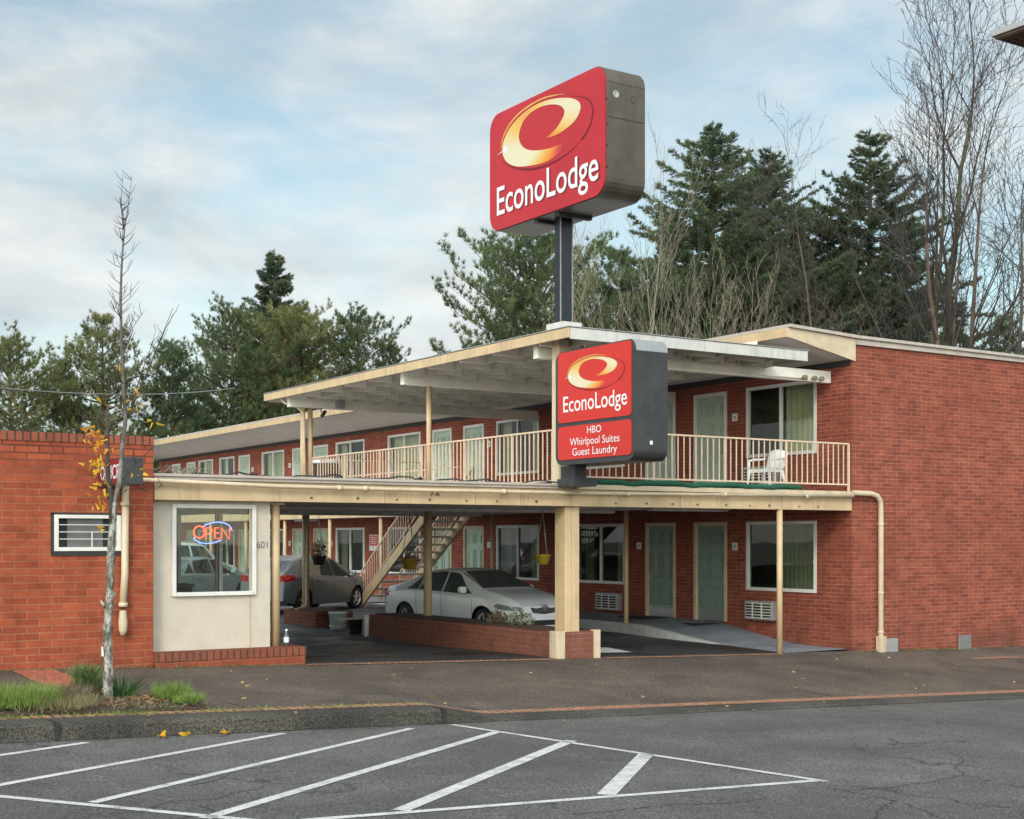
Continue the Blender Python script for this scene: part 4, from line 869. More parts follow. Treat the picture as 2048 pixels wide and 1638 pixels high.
def emblem(parent, P, red):
    """flat printed swoosh; P(s,h,lift) maps sign coordinates to the face"""
    n = 90; A, B = resample(OUT, n), resample(INN, n); base = Vector(rootloc(parent)); mb = MB(); cols = []
    cream, gold, orange = (.58, .52, .35), (.60, .36, .08), (.62, .19, .02)
    def ink(f, e):
        stops = [(0, red), (.05, orange), (.11, gold), (.20, cream), (.32, (.57, .48, .29)), (.42, gold), (.50, (.56, .26, .06)), (.58, gold), (.66, cream), (.80, cream), (.865, gold), (.92, orange), (.975, red), (1, red)]
        for (a, ca), (b, cb_) in zip(stops[:-1], stops[1:]):
            if a <= f <= b: t = (f-a)/(b-a); return [x*(1-t)+y*t for x, y in zip(ca, cb_)]
        return red
    m = 5
    for k in range(n):
        for j in range(m+1):
            q = A[k]*(1-j/m)+B[k]*(j/m); mb.v.append(tuple(P(q.x, q.y, .005))); cols.append(ink(k/(n-1), j/m))
    for k in range(n-1):
        for j in range(m): mb.f.append((k*(m+1)+j, (k+1)*(m+1)+j, (k+1)*(m+1)+j+1, k*(m+1)+j+1)); mb.sm.append(False)
    o = mb.build('emblem', 'sign_ink', parent); at_ = o.data.color_attributes.new('ink', 'FLOAT_COLOR', 'POINT')
    for i, c in enumerate(cols): at_.data[i].color = tuple(c)+(1,)
    g_ = MB(); a, b = resample(GO1, 50), resample(GO2, 50)
    for k in range(49): g_.quad(P(a[k].x, a[k].y, .006), P(a[k+1].x, a[k+1].y, .006), P(b[k+1].x, b[k+1].y, .006), P(b[k].x, b[k].y, .006))
    g_.build('emblem_rim', 'sign_gold', parent)
    d = MB(); a = resample(DK, 60)
    for k in range(59):
        t = math.sin(math.pi*min(1, (k+.5)/40 if k < 20 else (60-k)/40))*.018+.002; nrm = (a[k+1]-a[k]).normalized(); nv = Vector((-nrm.y, nrm.x))*t
        d.quad(P(*(a[k]-nv), .0045), P(*(a[k+1]-nv), .0045), P(*(a[k+1]+nv), .0045), P(*(a[k]+nv), .0045))
    d.build('emblem_line', 'sign_shadow_red', parent)
    s = MB(); c = Vector((.55, 1.42)); s8 = ((0, .23), (40, .12), (90, .15), (140, .1), (180, .30), (222, .15), (270, .2), (318, .12))
    pts_ = []
    for k, (a_, l) in enumerate(s8):
        for ang, rad in ((a_+10, l), (a_+32, .035)): pts_.append(P(c.x+rad*math.cos(R(ang)), c.y+rad*math.sin(R(ang)), .008))
    for k in range(len(pts_)): s.poly([P(c.x, c.y, .008), pts_[k], pts_[(k+1) % len(pts_)]])
    s.build('emblem_sparkle', 'sign_white', parent)
# tall pylon
pyl = thing('pylon_sign', (13.9, 19.8, -.1), 'tall pylon sign with large red lodge panel and grey metal cabinet above the roof', 'sign')
SX, SXR, SYN, SYF, SZB, SZT = 13.5, 14.3, 18.05, 21.57, 7.57, 9.71
prof = [(SYN+a, SZB+b) for a, b in rrect(SYF-SYN, SZT-SZB, .30)]
cab = MB(); n = len(prof); cab.prism(prof, 'x', SX+.012, SXR)
for k in range(2, len(cab.f)): cab.sm[k] = False
cabo = cab.build('cabinet', 'sign_side', pyl)
det = MB(); det.box(SX+.03, SXR-.01, SYN-.004, SYN+.01, 8.83, 8.842).box(SX+.03, SXR-.01, SYN-.004, SYN+.01, 9.4, 9.406)
for z in (8.0, 8.35, 8.7, 9.1): det.box(SX+.012, SX+.03, SYN-.008, SYN+.01, z, z+.03)
det.build('seam', 'dark', cabo)
for X, Z, m_ in ((13.70, 9.22, 0), (14.05, 9.20, 1)):
    ho = MB().lathe([(.0, 0), (.05, 0), (.06, -.006), (.062, 0)], (X, SYN-.003, Z), 16, 'y')
    ho.build('port_hole', 'bark_brown' if m_ else 'steel_dull', cabo)
face = MB().prism([(SYN+.015+a, SZB+.015+b) for a, b in rrect(SYF-SYN-.03, SZT-SZB-.03, .29)], 'x', SX-.02, SX+.011).build('face', 'sign_red', pyl)
P1 = lambda s, h, l: (SX-.02-l, SYF-s, SZB+h)
emblem(pyl, P1, (.42, .026, .032))
text('EconoLodge', 'sign_shadow_red', pyl, (SX-.021, SYF-1.84, SZB+.262), (0, -1, 0), (0, 0, 1), 3.10, .50, .010, .002, name='lettering_shadow')
text('EconoLodge', 'sign_white', pyl, (SX-.0235, SYF-1.80, SZB+.285), (0, -1, 0), (0, 0, 1), 3.08, .50, .008, .003)
pc = MB(); pc.box(13.775, 14.025, 19.735, 19.90, 5.5, SZB); pc.build('pole', 'pole_black', pyl)
for X in (13.768, 14.014): MB().box(X, X+.016, 19.715, 19.734, 5.7, SZB).build('pole_edge_lit', 'pole_edge_lit', pyl)  # pale strips paint the sky light caught along the pole's sides
MB().box(13.70, 14.10, 19.55, 20.05, ZR+.05, ZR+.19).build('pole_flashing', 'fascia_white', pyl)
for y_ in (19.45, 20.1): MB().box(13.55, 14.25, y_, y_+.1, SZB-.06, SZB).build('bracket', 'dark', pyl)
# lower cabinet
low = thing('cabinet_sign', (13.9, 19.5, 3), 'smaller red lodge sign with amenities panel in black cabinet at balcony level', 'sign')
LX, LXR, LYN, LYF, LZB, LZT = 13.55, 14.22, 17.37, 19.55, 3.25, 5.17
pr = [(LYN+a, LZB+b) for a, b in rrect(LYF-LYN, LZT-LZB, .17)]
cabl = MB().prism(pr, 'x', LX, LXR).build('cabinet', 'sign_black', low)
tc_ = MB(); arc = [(LYN+.17+.175*math.cos(R(a)), LZT-.17+.175*math.sin(R(a))) for a in lin(180, 90, 9)]+[(LYF-.2, LZT+.005)]; arc = [(LYN-.005, LZT-.19)]+arc
for (ya, za), (yb, zb_) in zip(arc[:-1], arc[1:]): tc_.quad((LX+.03, ya, za), (LXR-.005, ya, za), (LXR-.005, yb, zb_), (LX+.03, yb, zb_), True)
tc_.build('top_sky_sheen', 'sign_top_sheen', low); MB().box(13.86, 13.91, LYN-.008, LYN, 3.5, 3.56).build('sticker', 'plastic_white', low)  # pale cap: sky sheen on the black cabinet's rounded top, put into the colour
def lp(h0, h1, name): return MB().prism([(LYF-2.11+a, LZB+.04+h0+b) for a, b in rrect(2.02, h1-h0, .07)], 'x', LX-.014, LX-.001).build(name, 'sign_red_low', low)
lp(.67, 1.86, 'main_panel'); lp(.045, .605, 'amenities_panel')
P2 = lambda s, h, l: (LX-.014-l*.8, LYF-(.14+s*.565), LZB+.04+.75+h*.485)
emblem(low, P2, (.50, .034, .026))
for tx, s, h, w_, hh, wt in (('EconoLodge', 1.13, .85, 1.76, .26, .006), ('HBO', 1.13, .455, .385, .115, 0), ('Whirlpool Suites', 1.13, .275, 1.37, .125, 0), ('Guest Laundry', 1.13, .105, 1.23, .125, 0)):
    text(tx, 'sign_white', low, (LX-.0175, LYF-s, LZB+.04+h), (0, -1, 0), (0, 0, 1), w_, hh, wt, .003)
MB().box(13.78, 14.02, 19.3, 19.72, 2.96, 3.25).box(13.72, 14.2, 19.25, 19.75, 2.90, 3.03).build('mount', 'sign_black', low)
for z_ in (3.4, 4.6): MB().box(13.92, 14.04, 19.551, 19.949, z_, z_+.12).build('arm', 'sign_black', low)
# small projecting sign on the office wall
ws = thing('projecting_sign', (5.95, 19.2, 2.74), 'small dark red projecting box sign on the brick wall behind the street tree', 'sign')
MB().box(5.81, 6.10, 18.66, 19.79, 2.74, 3.11).build('box', 'sign_black', ws, bevel=.01); MB().box(5.795, 5.809, 18.68, 19.7, 2.76, 3.09).build('face', 'dark_red', ws)
text('OFFICE', 'sign_white', ws, (5.794, 19.18, 2.83), (0, -1, 0), (0, 0, 1), .86, .19, .01, .002)
# neon OPEN
ne = thing('neon_sign', (7.57, 20.1, 1.9), 'glowing red neon open sign with blue loop inside the office window', 'neon sign')
def NP(x, y): p = at(330+x/8.19, 1000+y/8.19, 20.12); return (p.x, p.y, p.z)
nb = MB(); 
nb.tube([NP(a, b) for a, b in ((620, 440), (680, 400), (780, 370), (880, 362), (970, 375), (1050, 415), (1085, 460), (1090, 490))], .009, 6); nb.tube([NP(a, b) for a, b in ((470, 615), (500, 660), (570, 700), (660, 715), (760, 710), (850, 685), (920, 655))], .009, 6); nb.build('blue_tube', 'neon_blue', ne)
nr = MB(); ov = [(560+90*math.cos(t), 525+98*math.sin(t)) for t in lin(0, 6.283, 18)]
nr.tube([NP(*p) for p in ov], .0095, 6)
for pts in ([(672, 630), (672, 455), (740, 455), (778, 500), (745, 552), (680, 552)], [(880, 455), (815, 455), (815, 630), (890, 630)], [(815, 540), (880, 540)], [(925, 630), (925, 455), (1055, 640), (1060, 460)]): nr.tube([NP(*p) for p in pts], .0095, 6)
nr.build('red_tube', 'neon_red', ne); MB().tube([NP(870, 700), NP(1065, 890)], .004, 4).tube([NP(1030, 640), NP(1030, 830)], .004, 4).build('wire', 'plastic_dark', ne)
# ================================================================ CARS
def interp(pts, smooth=.12):
    xs_ = [p[0] for p in pts]; ys_ = [p[1] for p in pts]
    X = np.linspace(xs_[0], xs_[-1], 600); Y = np.interp(X, xs_, ys_); k = max(1, int(smooth/(X[1]-X[0])))
    Yp = np.pad(Y, k, 'edge'); Y2 = np.convolve(Yp, np.ones(2*k+1)/(2*k+1), 'valid')
    return lambda x: float(np.interp(x, X, Y2))
def make_car(label, cat, x, y, rz, L, W, paintm, top, shoulder, wheels, glass, kind, tyre=.325, rim='rim_silver', group='cars parked in the motel yard', badge=False, front_detail=True):
    t = thing('parked_car', (x, y, lot_z(x, y)+.005), label, cat, group, R(rz))
    h = L/2; zt = interp(top); zs = interp(shoulder)
    rear_n, front_n = (.80, .70) if kind != 'van' else (.95, .85)
    wp = interp([(-h, W*.5*rear_n), (-h+.18, W*.5*.93), (-h+.6, W*.5*.985), (0, W*.5), (h-.9, W*.5*.98), (h-.35, W*.5*.90), (h-.1, W*.5*.78), (h, W*.5*front_n*.93)], .1)
    zb0 = interp([(-h, .34), (-h+.3, .24), (0, .2), (h-.4, .2), (h, .24)])
    def zb(x_):
        z = zb0(x_)
        for wx_ in wheels:
            d = abs(x_-wx_); ra = tyre+.055
            if d < ra: z = max(z, tyre+math.sqrt(max(0, ra*ra-d*d))*.98)
        return z
    def section(x_, m=None):
        w_, b0, s_, T = wp(x_), zb(x_), zs(x_), zt(x_); T = max(T, s_+.01); k = min(1, (T-s_)/.42)
        pts = []
        b0 = min(b0, s_-.04)
        for f in lin(0, 1, 8):
            z = b0+(s_-b0)*f; zz_ = (z-.2)/max(.2, s_-.2)
            bul = 1-.055*(1-max(0, zz_))**2-.02*max(0, zz_-.7)*3
            pts.append((w_*bul, z))
        ws_ = pts[-1][0]
        yt = .70*k+.93*(1-k)
        for fy, fz in ((.985, .04), (.985*(2/3)+yt/3, .3), (.985/3+yt*2/3, .62), (yt+.01, .885), (yt-.06, .955), (yt*.72, .988), (yt*.38, .998), (0, 1)):
            pts.append((ws_*fy, s_+(T-s_)*fz))
        return pts
    xs_ = sorted(set([round(v, 3) for v in lin(-h, h, 76)]+[round(wx_+a, 3) for wx_ in wheels for a in lin(-tyre-.054, tyre+.054, 15)]))
    b = MB(); NS = None; secs = [section(x_) for x_ in xs_]; NS = len(secs[0])
    for x_, s_ in zip(xs_, secs):
        for yy, zz_ in s_: b.v.append((x_, yy, zz_))
        for yy, zz_ in reversed(s_[:-1]): b.v.append((x_, -yy, zz_))
    M_ = 2*NS-1
    for i in range(len(xs_)-1):
        for j in range(M_-1): b.f.append((i*M_+j, (i+1)*M_+j, (i+1)*M_+j+1, i*M_+j+1)); b.sm.append(True)
    for i in (0, len(xs_)-1): b.f.append(tuple(range(i*M_, i*M_+M_)) if i == 0 else tuple(range(i*M_+M_-1, i*M_-1, -1))); b.sm.append(False)
    body = b.build('body', paintm, t, True)
    MB().box(-h+.2, h-.25, -W*.40, W*.40, .19, .50).build('underbody', 'dark', t, True)
    def side(x_, z, s, off=.004):
        sec = section(x_); ys_ = [p[0] for p in sec]; zs_ = [p[1] for p in sec]; return (x_, s*(float(np.interp(z, zs_, ys_))+off), z)
    def topz(x_, y_, off=.004):
        sec = section(x_)[8:]; ys_ = [p[0] for p in sec][::-1]; zs_ = [p[1] for p in sec][::-1]; return (x_, y_, float(np.interp(abs(y_), ys_, zs_))+off)
    def side_patch(name, mat, a, b_, zlo, zhi, nx=14, nz=5, off=.004, par=t, sides=(1, -1)):
        for s in sides:
            g_ = MB(); g_.grid(lambda u, v: side(a+(b_-a)*u, zlo(u)+(zhi(u)-zlo(u))*v, s, off), lin(0, 1, nx), lin(0, 1, nz)); g_.build(name, mat, par, True)
    gl = glass
    # side glass: front door, rear door, quarter
    belt = lambda x_: zs(x_)+.035
    roofl = lambda x_: zs(x_)+(zt(x_)-zs(x_))*.86
    for a, b_, e0, e1 in gl['side']:
        def zlo(u, a=a, b_=b_): return belt(a+(b_-a)*u)
        def zhi(u, a=a, b_=b_, e0=e0, e1=e1):
            x_ = a+(b_-a)*u; z = roofl(x_); lo = belt(x_)
            f = 1.0
            if e0 and u < e0: f = min(f, .06+.94*u/e0)
            if e1 and u > 1-e1: f = min(f, .06+.94*(1-u)/e1)
            return lo+(max(z, lo+.01)-lo)*f
        side_patch('side_window', 'car_glass', a, b_, zlo, zhi, 18)
    for nm, (a, b_) in (('windscreen', gl['ws']), ('rear_window', gl['rw'])):
        g_ = MB()
        def fn(u, v, a=a, b_=b_):
            x_ = a+(b_-a)*u; sec = section(x_); ym = sec[11][0]*.985*(1 if zt(x_)-zs(x_) > .3 else .97); return topz(x_, ym*(2*v-1), .006)
        g_.grid(fn, lin(0, 1, 12), lin(0, 1, 15)); g_.build(nm, 'car_glass', t, True)
    # door seams and handles
    for xd in gl['seams']:
        for s in (1, -1):
            g_ = MB(); g_.grid(lambda u, v: side(xd+.012*(u-.5), .30+(zs(xd)-.29)*v, s, .0025), [0, 1], lin(0, 1, 8)); g_.build('door_seam', 'dark', body, True)
    for xd in gl['handles']:
        for s in (1, -1):
            p = side(xd, zs(xd)-.09, s, .012); MB().tube([(p[0]-.09, p[1], p[2]), (p[0], p[1]+s*.012, p[2]), (p[0]+.09, p[1], p[2])], .014, 6).build('door_handle', paintm, t, True)
    xm = gl['mirror']
    for s in (1, -1):
        p = side(xm, zs(xm)+.08, s, 0); mm = MB(); mm.box(p[0]-.07, p[0]+.05, min(p[1]+s*.04, p[1]+s*.22), max(p[1]+s*.04, p[1]+s*.22), p[2]-.03, p[2]+.11); mm.build('wing_mirror', paintm, t, True, bevel=.035); MB().tube([(p[0]-.01, p[1]-s*.03, p[2]-.04), (p[0], p[1]+s*.06, p[2]+.01)], .02, 6).build('mirror_stem', 'dark', t, True)
    # lamps
    hz = gl['head']
    side_patch('headlight', 'lamp_clear', h-gl['hl'], h-.03, lambda u: hz-.02-.05*u, lambda u: hz+.09-.075*u+.0*u, 10, 4, .006)
    side_patch('indicator', 'amber', h-gl['hl']-.07, h-gl['hl']-.003, lambda u: hz+.02-.03*u, lambda u: hz+.05+.03*u, 4, 3, .006)
    tz = gl['tail']
    side_patch('tail_light', 'lamp_red', -h+.012, -h+gl['tl'], lambda u: tz-.09+.04*u, lambda u: tz+.1-.02*u, 6, 4, .006)
    rbk = MB()
    for s in (1, -1): rbk.box(-h-.012, -h+.03, s*W*.5*.52 if s > 0 else -W*.5*.80, W*.5*.80 if s > 0 else -W*.5*.52, tz-.08, tz+.08)
    rbk.build('rear_lamp', 'lamp_red', t, True, bevel=.01); MB().box(-h-.008, -h+.02, -.26, .26, tz-.30, tz-.17).build('number_plate', 'plastic_white', t, True)
    # nose: grille, lower intake, bumper lip, number plate, round badge
    if front_detail:
        hw = wp(h)*.62; gz = gl['grille']
        gm = MB(); gm.prism([(-hw, gz+.075), (-hw*.55, gz+.05), (-.13, gz+.06), (0, gz+.075), (.13, gz+.06), (hw*.55, gz+.05), (hw, gz+.075), (hw*.8, gz-.045), (0, gz-.075), (-hw*.8, gz-.045)], 'x', h-.03, h+.012); gm.build('grille', 'dark', t, True)
        gb = MB()
        for z in (gz-.03, gz, gz+.03): gb.bar((h+.014, -hw*.8, z), (h+.014, hw*.8, z), .006, .006)
        gb.build('grille_bars', 'steel', t, True)
        MB().prism([(-hw*1.0, .40), (hw*1.0, .40), (hw*.86, .29), (-hw*.86, .29)], 'x', h-.05, h+.008).build('air_intake', 'dark', t, True)
        if badge:
            bd = MB(); c = (h+.022, 0, gz+.07); bd.tube([(c[0], .075*math.cos(a), c[2]+.05*math.sin(a)) for a in lin(0, 6.283, 20)], .008, 6); bd.tube([(c[0], .028*math.cos(a), c[2]+.045*math.sin(a)) for a in lin(0, 6.283, 14)], .006, 6); bd.tube([(c[0], .06*math.cos(a), c[2]+.02+.017*math.sin(a)) for a in lin(0, 6.283, 14)], .006, 6); bd.build('badge', 'steel', t, True)
    # wheels
    for wx_ in wheels:
        for s in (1, -1):
            yo = s*(wp(wx_)-.035); c = (wx_, yo, tyre); wd = .2
            ty = MB().lathe([(tyre*.66, -wd/2), (tyre*.9, -wd/2-.005), (tyre*.985, -wd/2+.03), (tyre, 0), (tyre*.985, wd/2-.03), (tyre*.9, wd/2+.005), (tyre*.66, wd/2), (tyre*.63, wd/2-.03)], (c[0], c[1]-s*wd/2, c[2]), 28, 'y')
            wh = ty.build('wheel', 'rubber', t, True); r_ = MB(); yf = yo-s*.018
            r_.lathe([(tyre*.67, 0), (tyre*.64, -.012*s), (tyre*.60, -.05*s)], (c[0], yf, c[2]), 24, 'y')
            for k in range(5):
                a = 2*math.pi*k/5+.3; p1 = (c[0]+.05*math.cos(a), yf-s*.012, c[2]+.05*math.sin(a)); p2 = (c[0]+tyre*.64*math.cos(a), yf-s*.008, c[2]+tyre*.64*math.sin(a)); r_.bar(p1, p2, .02, .055)
            r_.lathe([(0, .004*s), (.05, 0), (.055, -.03*s)], (c[0], yf, c[2]), 14, 'y'); r_.build('rim', rim, wh, True)
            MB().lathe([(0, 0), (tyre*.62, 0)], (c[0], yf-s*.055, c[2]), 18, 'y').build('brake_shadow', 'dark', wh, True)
    return t
SEDAN_T = [(-2.4, .88), (-2.3, 1.02), (-1.75, 1.09), (-.8, 1.41), (-.2, 1.47), (.35, 1.43), (1.3, 1.03), (1.85, .93), (2.2, .82), (2.4, .66)]
SEDAN_S = [(-2.4, .80), (-2.2, .93), (-1, .95), (0, .92), (1.25, .88), (2.0, .78), (2.4, .60)]
SEDAN_G = dict(side=[(-1.35, -.92, .95, 0), (-.88, -.04, .15, 0), (.02, 1.02, 0, .62)], ws=(.40, 1.24), rw=(-1.68, -.82), seams=(-.95, -.01, 1.06), handles=(-.72, .22), mirror=.82, head=.66, hl=.55, tail=.86, tl=.35, grille=.60)
make_car('white four door sedan parked behind the long brick planter', 'car', 16.2, 26.6, -83, 4.8, 1.82, 'car_white', SEDAN_T, SEDAN_S, (-1.40, 1.40), SEDAN_G, 'sedan', badge=True)
HT = [(-2.05, .95), (-1.98, 1.06), (-1.6, 1.38), (-1.1, 1.48), (-.3, 1.53), (.3, 1.48), (1.25, 1.04), (1.75, .90), (2.0, .74), (2.05, .62)]
HS = [(-2.05, .88), (-1.8, .98), (-1, .97), (0, .92), (1.2, .86), (1.8, .76), (2.05, .56)]
HG = dict(side=[(-1.5, -.92, .55, 0), (-.88, .06, .08, 0), (.10, 1.05, 0, .75)], ws=(.36, 1.2), rw=(-1.96, -1.5), seams=(-.95, .08, 1.1), handles=(-.72, .28), mirror=.92, head=.66, hl=.5, tail=.92, tl=.38, grille=.56)
make_car('dark grey hatchback parked facing the walkway, left of the stairs', 'car', 16.1, 35.2, 30, 4.1, 1.70, 'car_grey', HT, HS, (-1.27, 1.27), HG, 'hatch', .31)
make_car('pale blue sedan with red tail lamp seen through the office window', 'car', 14.4, 39.6, 30, 4.6, 1.76, 'car_teal', [(a*.958, b*.97) for a, b in SEDAN_T], [(a*.958, b*.97) for a, b in SEDAN_S], (-1.34, 1.34), dict(SEDAN_G, side=[(-1.3, -.9, .95, 0), (-.86, -.04, .15, 0), (.02, .98, 0, .62)], rw=(-1.6, -.8), ws=(.4, 1.18)), 'sedan')
VT = [(-2.4, 1.2), (-2.36, 1.75), (-2.2, 1.82), (-.5, 1.86), (.75, 1.80), (1.5, 1.15), (2.1, 1.02), (2.4, .80)]
VS = [(-2.4, 1.05), (-1, 1.08), (0, 1.06), (1.4, 1.0), (2.1, .88), (2.4, .7)]
make_car('white van with tall roof seen through the office window', 'van', 15.6, 44.6, 20, 4.8, 1.86, 'van_white', VT, VS, (-1.45, 1.5), dict(side=[(-2.2, -1.1, 0, 0), (-1.02, .05, 0, 0), (.14, 1.3, 0, .5)], ws=(.85, 1.42), rw=(-2.38, -2.3), seams=(-1.05, .1, 1.3), handles=(-.8, .3), mirror=1.15, head=.78, hl=.4, tail=1.1, tl=.2, grille=.68), 'van', .34)

# ================================================================ TREES
def bare_tree(name, label, cat, base, height, seed, mat, lean=(0, 0), stems=1, r0=.16, spread=.6, depth=4, group=None, dens=1.0, mind=.008, up=.25, start=.3, tw=None, stemlen=None):
    rg = random.Random(seed); tk = MB(); br = MB()
    base = Vector(base)
    def grow(p, d, length, r, lev, target):
        n = 6 if lev < 2 else 4; pts = [p.copy()]; rad = [r]; q = p.copy(); dd = d.copy()
        r1 = max(mind*.6, r*(.28 if lev == 0 else .35))
        for k in range(n):
            j = .055+.035*lev; dd = (dd+Vector((rg.gauss(0, j), rg.gauss(0, j), rg.gauss(0, j*.6)+up*.22))).normalized()
            q = q+dd*(length/n); pts.append(q.copy()); rad.append(r+(r1-r)*(k+1)/n)
            if lev < depth:
                f = (k+1)/n
                if f < (start if lev == 0 else .15): continue
                cnt = (2 if lev == 0 else 2 if lev < 3 else 1)*dens; cnt = int(cnt)+(rg.random() < cnt-int(cnt))
                for _ in range(cnt):
                    az = rg.uniform(0, 6.283); side = dd.cross(Vector((math.cos(az), math.sin(az), .2))).normalized()
                    cd = (dd*rg.uniform(.55, .95)+side*spread*rg.uniform(.7, 1.25)+Vector((0, 0, up*.4))).normalized()
                    rr = max(mind, rad[-1]*rg.uniform(.45, .68)); grow(q, cd, length*rg.uniform(.36, .58)*(1.15-.35*f), rr, lev+1, target)
        target.tube(pts, rad, 6 if lev == 0 else (4 if lev == 1 else 3), caps=False)
        return pts
    class Two: pass
    for s in range(stems):
        a = rg.uniform(0, 6.28); off = Vector((math.cos(a), math.sin(a), 0))*(.0 if stems == 1 else rg.uniform(.1, .5))
        sl = (0 if stems == 1 else rg.uniform(.08, .32)); d = Vector((lean[0]+math.cos(a)*sl, lean[1]+math.sin(a)*sl, 1)).normalized()
        # stem into trunk mesh, boughs into crown mesh
        n = 8; L = height*(rg.uniform(.75, 1.0) if stems > 1 and s else 1)*.70; q = base+off; dd = d; pts = [q.copy()]; rad = [r0]
        rs = r0 if s == 0 else r0*rg.uniform(.5, .8); rad = [rs]
        for k in range(n):
            dd = (dd+Vector((rg.gauss(0, .07), rg.gauss(0, .07), .08))).normalized(); q = q+dd*(L/n); pts.append(q.copy()); rad.append(rs*(1-.75*(k+1)/n))
            f = (k+1)/n
            if f >= start:
                for _ in range(int(2*dens+rg.random())):
                    az = rg.uniform(0, 6.283); side = dd.cross(Vector((math.cos(az), math.sin(az), .2))).normalized()
                    cd = (dd*rg.uniform(.6, 1)+side*spread*rg.uniform(.7, 1.3)).normalized(); grow(q, cd, L*rg.uniform(.26, .44)*(1.2-.45*f), max(mind, rad[-1]*rg.uniform(.5, .7)), 1, br)
        tk.tube(pts, rad, 8, caps=False); grow(q, dd, L*.3, max(mind, rad[-1]), 1, br)
    t = thing(name, tuple(base), label, cat, group)
    tk.build('trunk', mat, t); br.build('branches', tw or mat, t); return t
NBL = [0]
def conifer(name, label, base, height, width, seed, mat, kind='pine', group=None, tiers=None, crown0=.15, dens=1.0, bark='bark_brown', lean=0, tops=None, point=False):
    """trunk with whorls of limbs; each limb carries side shoots ending in needle tufts"""
    rg = random.Random(seed); rng = np.random.default_rng(seed); base = Vector(base); tk = MB()
    P, D, Ln, Wd = [], [], [], []
    def tuft_(p, d, n, l, w, sp):
        v = rng.normal(size=(n, 3))*sp+np.array(d); v /= np.linalg.norm(v, axis=1, keepdims=True)
        P.append(np.repeat(np.array([p]), n, 0)+rng.normal(size=(n, 3))*l*.12); D.append(v); Ln.append(rng.uniform(.6, 1.1, n)*l); Wd.append(rng.uniform(.7, 1.2, n)*w)
    def one(b, H, Wd_, r0):
        top = b+Vector((lean*H, 0, H)); tk.tube([b, b+(top-b)*.4+Vector((rg.gauss(0, .12), rg.gauss(0, .12), 0)), b+(top-b)*.75, top], [r0, r0*.75, r0*.4, .02], 7, caps=False)
        nt_ = tiers or int(H*(1.9 if kind == 'fir' else 1.7))
        for k in range(nt_):
            f = crown0+(1-crown0)*((k+rg.uniform(-.25, .25))/nt_); f = min(.985, max(crown0, f)); h_ = H*f; u = (f-crown0)/(1-crown0)
            if kind == 'fir': rad = Wd_*.66*min(1, 1.8*(1-u)**.86)*rg.uniform(.55, 1.2)+.12
            elif kind == 'pine': rad = Wd_*.58*(min(1, 1.75*(1-u)**.8) if point else min(1, 3.0*(1-u)**.85))*rg.uniform(.45, 1.25)+.12
            else: rad = Wd_*.5*(1-.62*u)*rg.uniform(.6, 1.15)
            nb_ = max(4, int((8.5 if kind == 'fir' else 7.0)*dens*(1-.3*u)+rg.random()))
            a0 = rg.uniform(0, 6.28)
            for q in range(nb_):
                a = a0+6.283*q/nb_+rg.uniform(-.35, .35); r_ = rad*rg.uniform(.72, 1.1); hd = Vector((math.cos(a), math.sin(a), 0))
                drj = rg.gauss(0, .14); p0 = b+(top-b)*min(.99, f+rg.uniform(-.5, .5)/nt_); droop = -.22*(1-u)+.30*u if kind == 'fir' else .18+.35*u
                pts = [p0]
                for s in (.33, .66, 1): pts.append(p0+hd*r_*s+Vector((rg.gauss(0, .07)*r_, rg.gauss(0, .07)*r_, r_*((droop+drj)*s+(.18 if kind == 'fir' else .12)*s*s))))
                tk.tube(pts, [max(.018, .012+r_*.014), max(.014, r_*.011), .014, .007], 4, caps=False)
                # shoots along limb
                ns = max(5, int(r_*(9.5 if kind == 'fir' else 4.6)*dens))
                for s in range(ns):
                    v = .18+.82*(s+rg.random())/ns; i = min(2, int(v*3)); w_ = v*3-i; pp = pts[i]*(1-w_)+pts[i+1]*w_; dl = (pts[i+1]-pts[i]).normalized()
                    sd_ = Vector((-hd.y, hd.x, 0))*(1 if s % 2 else -1)
                    if kind == 'fir':
                        sl = (.26+.48*(1-v)*min(1.6, r_*.6))*rg.uniform(.7, 1.2); dsh = (dl*.75+sd_*.8+Vector((0, 0, -.16+rg.gauss(0, .28)))).normalized(); n_ = 9
                        for m_ in range(3): tuft_(pp+dsh*sl*(m_+.3)/3, dsh, n_+4, .20, .038, .6)
                    else:
                        sl = (.28+.42*(1-.6*v)*min(1.7, r_*.5))*rg.uniform(.5, 1.3); dsh = (dl*.55+sd_*rg.uniform(.3, 1.0)+Vector((0, 0, .35+rg.gauss(0, .25)))).normalized()
                        for m_, fr_ in enumerate((.35, .7, 1.0)):
                            q_ = pp+dsh*sl*fr_+Vector((rg.gauss(0, .06), rg.gauss(0, .06), .10*fr_*fr_)); tuft_(q_, (dsh*.4+Vector((0, 0, 1))).normalized(), 15 if m_ < 2 else 26, .235, .026, .55)
                tuft_(pts[-1], (pts[-1]-pts[-2]).normalized()+Vector((0, 0, .35)), 16, .24, .05, .5)
        tuft_(top, (0, 0, 1), 14, .3, .05, .35)
    if tops:
        for dx, dy, hh, ww in tops: one(base+Vector((dx, dy, 0)), hh, ww, .05+hh*.012)
    else: one(base, height, width, .06+height*.013)
    t = thing(name, tuple(base), label, 'tree', group); tk.build('trunk', bark, t)
    PP = np.concatenate(P)-np.array(base); blades_mesh('crown', mat, PP, np.concatenate(D), np.concatenate(Ln), np.concatenate(Wd), rng, t); return t
def place(px, t_, ytop):
    X, Y = far(px, t_); return (X, Y, 0.), 2+(HY-ytop)*t_/CAMF
def con(px, dist, ytop, wpx, seed, mat, label, kind='pine', name='pine_tree', **k):
    b, H = place(px, dist, ytop); conifer(name, label, b, H, wpx*dist/CAMF, seed, mat, kind, **k)
